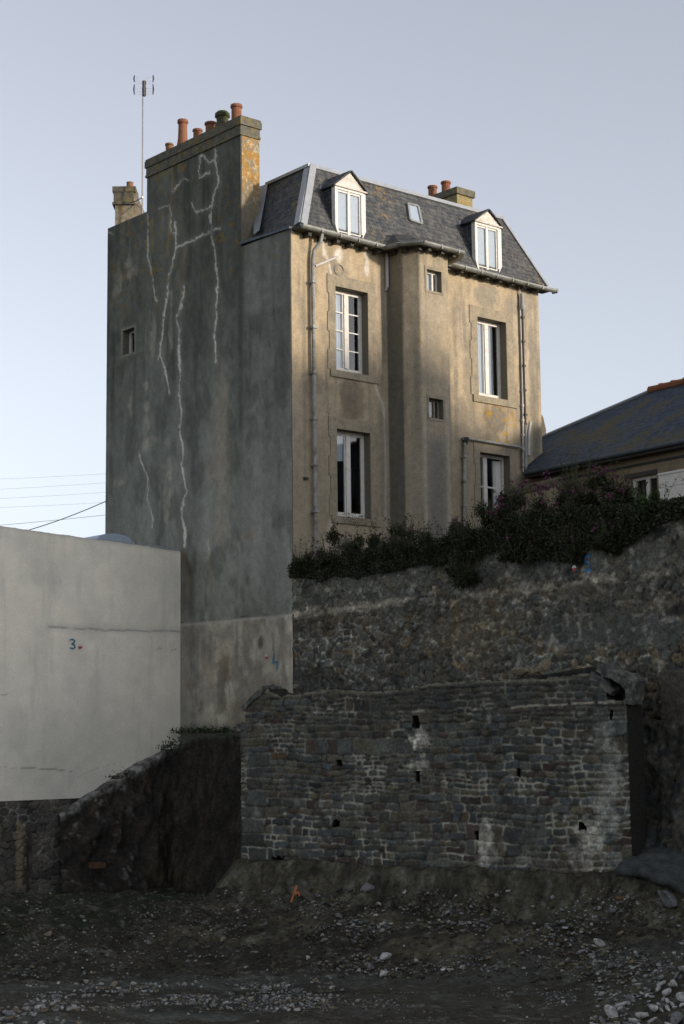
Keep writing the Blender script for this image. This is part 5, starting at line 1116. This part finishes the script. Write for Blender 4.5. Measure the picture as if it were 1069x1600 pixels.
# stones one can tell apart
NAMED = [(602, 1497, .10, 'stone_pale', 'round pale boulder, upper of two below the middle of the rubble slope'), (601, 1523, .09, 'stone_pale', 'squarish pale stone lying at the foot of the rubble slope on the flat track'),
         (76, 1462, .09, 'stone_warm', 'small upright buff stone standing alone on the dark bank at the left'), (1046, 1408, .22, 'stone_grey', 'angular grey stone block at the right edge beside the concrete slab'),
         (960, 1425, .10, 'stone_grey', 'small upright grey stone below the right end of the ruined wall'), (575, 1392, .16, 'stone_grey', 'bluish flat stone on the rock shelf under the ruined wall'), (938, 1475, .10, 'stone_pale', 'rounded pale stone right of the middle of the rubble slope')]
for px, py, r, mk, lb in NAMED:
    h = ghit(px, py)
    if h: stone_at(h[0], r, mk, lb, None)
for px, py, r, lb in [(795, 1049, .14, 'pale broken stone leaning on the top of the ruined wall'), (812, 1051, .10, 'small white stone beside the leaning one on top of the ruined wall'), (826, 1042, .12, 'bluish grey stone at the back of the ruined wall top'),
                      (900, 1030, .15, 'largest pale stone on the ruined wall top, left of the sloping coping'), (926, 1033, .12, 'pale lump of stone touching the sloping coping on the ruined wall')]:
    u, z = ru(px, py); q = rpt(u, z, -.45) ; stone_at(q - np.array([0, 0, r * .55]), r * 1.15, 'stone_warm', lb, None, sink=0, rot=(rng.uniform(-.8, .8), rng.uniform(-.6, .6), rng.uniform(0, 6)))
# heap of pale blocks in the bottom right corner
px, py = rng.uniform(900, 1140, 2600), rng.uniform(1440, 1640, 2600); inh = py > np.interp(px, [900, 950, 1069, 1170], [1630, 1582, 1505, 1465]); P_, T_ = ghits(px[inh], py[inh]); HP = []
for p in P_:
    r = .030 + .065 * rng.random() ** 2.0
    if any((p[0] - q[0]) ** 2 + (p[1] - q[1]) ** 2 < (.75 * (r + q[2])) ** 2 for q in HP): continue
    HP.append((p[0], p[1], r)); stone_at(p, r * 1.2, 'stone_pale' if rng.random() < .72 else 'stone_grey', 'pale broken block of stone in the heap at the bottom right corner', 'blocks of stone in the bottom right heap', sink=.15, rot=(rng.uniform(-.7, .7), rng.uniform(-.7, .7), rng.uniform(0, 6.3)))
    if len(HP) >= 130: break
# scattered medium stones
def scatter(n, x0, x1, y0, y1): return rng.uniform(x0, x1, n), rng.uniform(y0, y1, n)
sets = [(55, -120, 1190, 1395, 1520, .03, .08), (32, 60, 560, 1530, 1580, .03, .07), (22, -120, 140, 1575, 1640, .05, .11)]
for n, x0, x1, y0, y1, r0, r1_ in sets:
    px, py = scatter(n, x0, x1, y0, y1); P_, T_ = ghits(px, py)
    for p in P_:
        r = r0 + (r1_ - r0) * rng.random() ** 2.2; t = rng.random(); mk = 'stone_pale' if t < .2 else ('stone_grey' if t < .75 else 'stone_warm')
        stone_at(p, r, mk, 'small broken stone scattered over the dark building-site ground', 'small stones scattered over the ground', sink=.3)
# gravel too small to count
RV = [rock_verts(JV, 800 + k, .65) for k in range(8)]; GV, GF, GC = [], [], []; nb = 0
for n, x0, x1, y0, y1, r0, r1_, pale in [(7500, -150, 1220, 1390, 1530, .010, .038, .35), (2600, -150, 1220, 1515, 1660, .008, .024, .35), (2600, 40, 520, 1535, 1580, .012, .042, .75), (1300, 380, 900, 1545, 1575, .01, .03, .5), (1200, -150, 130, 1572, 1660, .02, .06, .8),
                                         (2200, 470, 1150, 1395, 1450, .012, .05, .45), (2200, 480, 1000, 1440, 1520, .012, .05, .5), (2600, 925, 1200, 1470, 1680, .015, .05, .9)]:
    px, py = scatter(n, x0, x1, y0, y1); P_, T_ = ghits(px, py); dn = fbm(P_[:, 0] * 1.6, P_[:, 1] * 1.6, 811)
    for p, q in zip(P_, dn):
        if rng.random() > 1.3 * sst(.42, .60, q) + .05: continue
        r = (r0 + (r1_ - r0) * rng.random() ** 2.5) * rng.uniform(.8, 1.3); a = rng.uniform(0, 6.3); v = RV[rng.integers(8)] * r; ca, sa = math.cos(a), math.sin(a)
        GV.append(np.stack([v[:, 0] * ca - v[:, 1] * sa + p[0], v[:, 0] * sa + v[:, 1] * ca + p[1], v[:, 2] + p[2] + r * .25], 1)); GF.append(JF + nb); nb += len(v)
        t = rng.random(); c = np.array((.25, .245, .225) if t < pale * .6 else ((.13, .13, .125) if t < .72 else (.15, .12, .075) if t < .9 else (.07, .07, .07))) * rng.uniform(.6, 1.3)
        GC.append(np.broadcast_to(c, (len(v), 3)))
for n, x0, x1, y0, y1, r0, r1_ in [(6500, -150, 1220, 1390, 1535, .012, .06), (2500, -150, 1220, 1530, 1660, .008, .03)]:
    px, py = scatter(n, x0, x1, y0, y1); P_, T_ = ghits(px, py); dn = fbm(P_[:, 0] * 1.1, P_[:, 1] * 1.1, 821)
    for p, q in zip(P_, dn):
        if rng.random() > 1.2 * sst(.38, .58, q) + .12: continue
        r = r0 + (r1_ - r0) * rng.random() ** 3; a = rng.uniform(0, 6.3); v = RV[rng.integers(8)] * r; ca, sa = math.cos(a), math.sin(a)
        GV.append(np.stack([v[:, 0] * ca - v[:, 1] * sa + p[0], v[:, 0] * sa + v[:, 1] * ca + p[1], v[:, 2] + p[2] + r * .1], 1)); GF.append(JF + nb); nb += len(v); GC.append(np.broadcast_to(np.array([.058, .048, .035]) * rng.uniform(.5, 1.5), (len(v), 3)))
M['gravel'] = attr_mat('gravel', ns=20., var=.3, bs=.3)
o = link('gravel', np_mesh('gravel', np.vstack(GV), np.vstack(GF), np.vstack(GC)), M['gravel']); tag(o, 'loose gravel and grit strewn over the dark ground', 'gravel', kind='stuff')
# smooth concrete spill at the right foot of the ruin
c0 = [ghit(965, 1345), ghit(1030, 1375), ghit(1075, 1390)]
cs = MB(); uu_ = np.linspace(0, 1, 26); vv_ = np.linspace(0, 1, 16); vs = []
for a in uu_:
    for b in vv_:
        u = UE - .05 + a * 2.6; s = .35 - 1.15 * (1 - b) ; zt2 = np.interp(a, [0, .25, .5, .62, 1], [-1.95, -1.85, -2.0, -2.35, -2.42]); zb2 = np.interp(a, [0, .3, .55, 1], [-2.15, -2.35, -2.62, -2.68])
        z = lerp(zt2, zb2, b ** 1.4) + .22 * (fbm(np.array([u * 3]), np.array([b * 4]), 831)[0] - .5); q = rpt(u, z, s + .1); vs.append(q)
cs.add(vs, [(i * 16 + j, (i + 1) * 16 + j, (i + 1) * 16 + j + 1, i * 16 + j + 1) for i in range(25) for j in range(15)])
o = cs.build('concrete_slab', M['concrete'], smooth=True); md = o.modifiers.new('t', 'SOLIDIFY'); md.thickness = .12; md.offset = -1; tag(o, 'smooth grey sloping concrete spill at the right foot of the ruined wall', 'concrete slab')
# orange paint on the shelf rock
h = ghit(463, 1402)
mk_rock = thing('painted_rock', 'brown shelf rock with an orange spray mark, below the left half of the ruin', 'rock', tuple(h[0]))
rv = rock_verts(IV, 777, .75) * np.array([.55, .3, .42]); az = math.atan2(ut[1], ut[0]); R2 = np.array([[math.cos(az), -math.sin(az)], [math.sin(az), math.cos(az)]]); rv[:, :2] = rv[:, :2] @ R2.T
M['shelf_rock'] = flat_mat('shelf_rock', (.075, .068, .052), .95, .4, 6., 0, .2, (.12, .115, .1), 3., .5, .66, .6)
ctr = h[0] - un * .12 + np.array([0, 0, .02]); link('rock_body', np_mesh('rock_body', rv + ctr, IF), M['shelf_rock'], mk_rock)
pm_ = MB(); fo = ctr + un * .315
for pts in ([(463, 1384), (459, 1397), (455, 1409)], [(461, 1397), (466, 1394), (468, 1399)], [(464, 1385), (461, 1396)]):
    q = [onplane(*p, un, fo) for p in pts]; rb = ribbon(q, un, .03, .0); pm_.v, pm_.f, pm_.m = pm_.v + rb.v, pm_.f + [tuple(i + len(pm_.v) for i in f) for f in rb.f], pm_.m + rb.m
pm_.build('paint_mark', M['orange_paint'], mk_rock)
# a few boards, rags and brick ends
def scrap(name, px, py, L, wd, th, ang, mat, lb, cat, lift=.04, tilt=.05):
    h = ghit(px, py)
    if not h: return
    d = rh * math.cos(ang) + fh * math.sin(ang); a = h[0] + np.array([0, 0, lift]); mb = MB(); b = a + d * L + np.array([0, 0, tilt * L]); mb.beam(a - d * L * .0, b, wd, th); o = mb.build(name, M[mat]); tag(o, lb, cat)
scrap('plank', 790, 1396, .9, .05, .03, .1, 'pipe_grey', 'thin grey plank lying at the foot of the rock shelf', 'plank')
scrap('tile_shard', 965, 1407, .18, .09, .03, .5, 'orange_tile', 'orange tile shard tilted up below the right end of the ruined wall', 'tile')
scrap('paper_scrap', 882, 1455, .11, .08, .02, .9, 'rag', 'small bright white scrap on the right part of the rubble slope', 'litter', .05)
scrap('plastic_scrap', 690, 1520, .09, .06, .02, .3, 'rag', 'white scrap at the foot of the rubble slope right of the pale boulders', 'litter', .04)
# brick end sticking out of the cut earth
q = onplane(152, 1352, np.array([-.25, -.97, 0]), (-2.6, 3.05, 0)); o = MB().obox(q, np.array([.14, -.02, 0.]), np.array([.02, .13, 0]), np.array([0, 0, .055])).build('brick_block', M['old_brick']); tag(o, 'orange brown brick block set in the cut earth bank at left', 'brick')

# ================================================================== PLANTS
def leaves(P_, size, spread, cols, seed, up=.3):
    r = np.random.default_rng(seed); n = len(P_); a = r.normal(size=(n, 3)); a[:, 2] += up; a /= np.linalg.norm(a, axis=1)[:, None]
    t = r.normal(size=(n, 3)); t -= a * (t * a).sum(1)[:, None]; t /= np.linalg.norm(t, axis=1)[:, None]; b = np.cross(a, t)
    s = size * r.uniform(.6, 1.35, n)[:, None]
    V = np.stack([P_ - t * s, P_ + b * s * spread, P_ + t * s, P_ - b * s * spread], 1).reshape(-1, 3); F = np.arange(4 * n).reshape(n, 4)
    ci = r.integers(len(cols), size=n); C = np.array(cols)[ci] * r.uniform(.65, 1.4, (n, 1)); return V, F, np.repeat(C, 4, 0)
HEADS = []
for k in range(4):
    V, F, C = leaves(np.random.default_rng(870 + k).normal(size=(18, 3)) * [.019, .019, .016], .018, .8, [(1, 1, 1)], 880 + k); me = np_mesh('flower_head', V, F); me.materials.append(M['petal']); HEADS.append(me)
def shrub(name, label, px, py, rpx, rpy, dep, n, seed, flow=0, cat='shrub', group=None, size=.026, cols=None, tall=0):
    """a plant whose crown centre stands at depth dep: leaves in clumps, thin stems, flower heads"""
    r = np.random.default_rng(seed); c = atdepth(px, py, dep); k = dep / FOC; rx_, rz_ = rpx * k, rpy * k; ry_ = max(.22, min(.55, rx_ * .7))
    base = c + np.array([0, 0, -rz_]); t = thing(name, label, cat, tuple(base), group)
    nc = max(13, int(rx_ * rz_ * 30)); cc = r.normal(size=(nc, 3)); cc /= np.linalg.norm(cc, axis=1)[:, None]; cc *= r.uniform(.25, 1.0, (nc, 1)) ** .6
    cr = r.uniform(.16, .34, nc) * min(rx_, rz_, .7) * 1.15
    who = r.integers(nc, size=n); off = r.normal(size=(n, 3)) * .5
    loc = cc[who][:, 0:1] * rx_ * rh + cc[who][:, 1:2] * ry_ * fh + cc[who][:, 2:3] * rz_ * np.array([0, 0, 1.]) + off * cr[who][:, None]
    tw = [c + cc[r.integers(nc)] * np.array([1, 1, 1]) @ np.array([rx_ * rh, ry_ * fh, [0, 0, rz_]]) for _ in range(44)]; te = [q + np.array([0, 0, 1.]) * r.uniform(.08, .46) + r.normal(size=3) * .12 for q in tw]
    ext = np.vstack([q + (e_ - q) * r.random((14, 1)) + r.normal(size=(14, 3)) * .022 for q, e_ in zip(tw, te)]); pos = np.vstack([c + loc, ext])
    V, F, C = leaves(pos, size, .42, cols or [(.028, .036, .017), (.036, .046, .02), (.05, .058, .026), (.034, .032, .019), (.052, .042, .025)], seed)
    link('foliage', np_mesh('foliage', V, F, C), M['leaf'], t)
    s = MB(); tips = []
    for i in range(7 + tall):
        tip = c + cc[i % nc][0] * rx_ * rh * .9 + cc[i % nc][1] * ry_ * fh + np.array([0, 0, rz_ * (r.uniform(.75, 1.15) if i < 7 else r.uniform(1.0, 1.35))]); mid = (base + tip) / 2 + r.normal(size=3) * .06; s.tube([base + r.normal(size=3) * .05, mid, tip], [.012, .008, .004], 4); tips.append(tip)
    for q, e_ in zip(tw, te): s.tube([q - np.array([0, 0, .15]), (q + e_) / 2 + r.normal(size=3) * .015, e_], [.006, .004, .003], 3)
    s.build('stems', M['stem'], t)
    if tall:
        lp_ = np.vstack([tp + r.normal(size=(10, 3)) * [.03, .03, .12] for tp in tips[7:]]); V, F, C = leaves(lp_, size * .7, .4, [(.05, .065, .03), (.07, .06, .03)], seed + 2); link('seed_heads', np_mesh('seed_heads', V, F, C), M['leaf'], t)
    if flow:
        q = []
        for i in range(flow):
            j = r.integers(nc); d = cc[j] / (np.linalg.norm(cc[j]) + 1e-6); d = d * np.array([1, 1, 1]); d[2] = abs(d[2]) * .9 + .15; d[1] = -abs(d[1])
            f_ = c + d[0] * rx_ * rh * 1.02 + d[1] * ry_ * fh + d[2] * rz_ * np.array([0, 0, 1.]) * 1.05 + r.normal(size=3) * .06
            fo_ = bpy.data.objects.new('flower_head', HEADS[i % 4]); col.objects.link(fo_); fo_.parent = t; fo_.location = Vector(f_) - t.location; fo_.scale = (r.uniform(.6, 1.2),) * 3
    return t
WD = lambda px: float(np.dot(onplane(px, 880, *rp) - CAM, FWD))      # depth of the retaining wall at this bearing
SH = [('ivy_bush', 'dark trailing bush at the left end of the wall top, against the gable corner', 478, 890, 26, 28, 0, 1500, 3),
      ('valerian', 'small pink-flowered plant below the lower left window by the downpipe', 522, 868, 38, 34, .25, 1800, 14),
      ('ivy_bush', 'low dark bush on the wall top below the lower left window sill', 575, 868, 40, 34, .15, 2200, 8),
      ('ivy_bush', 'dark bush on the wall top in front of the stair bay', 632, 856, 42, 36, .2, 2400, 6),
      ('ivy_bush', 'dense dark bush on the wall top right of the stair bay', 690, 848, 42, 34, .2, 2400, 0),
      ('hanging_ivy', 'round dark clump of ivy hanging on the wall face below the bushes', 726, 893, 27, 27, -.25, 1500, 0),
      ('ivy_bush', 'dark leafy bush below the lower right window', 752, 832, 44, 36, .2, 2400, 6),
      ('valerian', 'bushy pink valerian beside the low garden wall, against the window corner', 803, 812, 36, 50, .35, 2600, 30),
      ('valerian', 'pink valerian in front of the low garden wall', 853, 812, 40, 62, .3, 3200, 42),
      ('tall_weeds', 'tall feathery weeds rising above the pink flowers in front of the low house', 905, 790, 44, 60, .5, 3000, 18),
      ('valerian', 'tall pink valerian with seed heads left of the low house window', 955, 795, 42, 52, .35, 3000, 36),
      ('ivy_bush', 'dark ivy hanging down the wall beside the painted 5', 900, 850, 52, 26, -.02, 2400, 4),
      ('ivy_bush', 'dark ivy mass spilling over the wall right of the painted 5', 960, 840, 45, 26, .0, 2200, 8),
      ('ivy_bush', 'bright green topped bush on the wall under the white fence panel', 1035, 792, 52, 20, .2, 2400, 0),
      ('ivy_bush', 'dark hanging bush on the wall below the garden wall flowers', 828, 858, 50, 26, -.02, 2400, 2)]
for i, (nm, lb, px, py, a, b, dd, n, fl_) in enumerate(SH):
    gcol = [(.045, .085, .02), (.03, .05, .016), (.022, .034, .014)] if 'bright' in lb else None
    shrub(nm, lb, px, py, a, b, WD(px) + dd, int(n * 3.2), 900 + i, fl_, size=.026 if nm != 'tall_weeds' else .022, cols=gcol, tall=22 if nm == 'tall_weeds' else (8 if 'seed' in lb else 0), group=None)
# continuous tangle draped along the wall head
q = []
for px in np.arange(455, 1160, 1.2):
    top = np.interp(px, [455, 520, 600, 700, 760, 800, 870, 950, 1000, 1069, 1160], [880, 868, 850, 838, 822, 800, 790, 788, 786, 776, 768]); bot = np.interp(px, [455, 500, 560, 620, 680, 740, 790, 830, 900, 950, 1000, 1030, 1069, 1160], [908, 910, 900, 888, 880, 865, 858, 878, 872, 858, 838, 820, 806, 795])
    bot += 14 * (vn(np.array([px * .05]), np.array([0.]), 950)[0] - .5)
    for k in range(85):
        y = top + (bot - top) * rng.random() ** .8; q.append(atdepth(px + rng.normal(0, 2), y, WD(px) - .06 + rng.normal(0, .09) + .10 * (bot - y) / (bot - top)))
V, F, C = leaves(np.array(q), .026, .5, [(.026, .036, .016), (.036, .046, .02), (.03, .028, .017), (.044, .05, .024)], 951)
o = link('ivy', np_mesh('ivy', V, F, C), M['leaf']); tag(o, 'tangle of ivy and creepers draped along the wall top', 'ivy', kind='stuff')
# weeds along the edge of the cut bank and on the left window sill
q = []
for k in range(900):
    s = rng.uniform(bs[2] - .3, bs[4] + .2); x, y, z = np.interp(s, bs, bp[:, 0]), np.interp(s, bs, bp[:, 1]), np.interp(s, bs, bzt)
    if vn(np.array([s * 2.2]), np.array([.5]), 960)[0] < .42: continue
    q.append((x + rng.normal(0, .12) - .15, y + rng.normal(0, .12) - .15, z + .03 + abs(rng.normal(0, .07))))
for k in range(500):
    y = rng.uniform(1.9, 4.1); q.append((-.25 + rng.normal(0, .1), y, .04 + abs(rng.normal(0, .06))))
V, F, C = leaves(np.array(q), .04, .4, [(.03, .05, .02), (.04, .06, .025), (.025, .035, .016)], 961, .8)
o = link('bank_weeds', np_mesh('bank_weeds', V, F, C), M['leaf']); tag(o, 'green weeds along the edge of the cut earth bank', 'weeds', kind='stuff')
q = []
x0, x1, z0, z1 = WINS['ll']
for k in range(260): q.append((rng.uniform(x0 + .1, x1 + .1), -.06 + rng.normal(0, .02), z0 - .02 + rng.uniform(-.14, .1)))
V, F, C = leaves(np.array(q), .022, .35, [(.2, .22, .16), (.06, .08, .03), (.12, .13, .08)], 963, .2)
o = link('sill_plant', np_mesh('sill_plant', V, F, C), M['leaf']); tag(o, 'small pale trailing plant on the sill of the lower left window', 'plant')

# ================================================================== OVERHEAD WIRES
def wire(p0, p1, d0, d1, r, mat, lb, sag=.4):
    a, b = atdepth(*p0, d0), atdepth(*p1, d1); pts = [a + (b - a) * t + np.array([0, 0, -sag * 4 * t * (1 - t)]) for t in np.linspace(0, 1, 15)]
    o = MB().tube(pts, r, 5).build('overhead_wire', M[mat]); tag(o, lb, 'wire')
def ex(p, q, a, b): return (p[0] + (q[0] - p[0]) * a, p[1] + (q[1] - p[1]) * a), (p[0] + (q[0] - p[0]) * b, p[1] + (q[1] - p[1]) * b)
for (p, q, lb) in [((0, 747), (166, 739), 'topmost of the pale overhead wires left of the gable'), ((0, 763), (166, 753), 'second pale overhead wire from the top, left of the gable'), ((0, 777.5), (166, 768), 'third pale overhead wire from the top, left of the gable'),
                   ((0, 791.5), (166, 783.5), 'lowest of the four pale overhead wires left of the gable')]:
    a, b = ex(p, q, -.6, 1.5); wire(a, b, 70, 70, .006, 'wire_pale', lb, .05)
a, b = ex((0, 819), (166, 803), -.6, 1.5); wire(a, b, 60, 60, .007, 'wire', 'thin dark wire rising gently just above the white wall', .05)
a, b = ex((13, 821), (166, 775), -.8, 1.3); wire(a, b, 55, 50, .014, 'wire', 'thick dark twisted cable crossing the thinner wires toward the gable', .35)
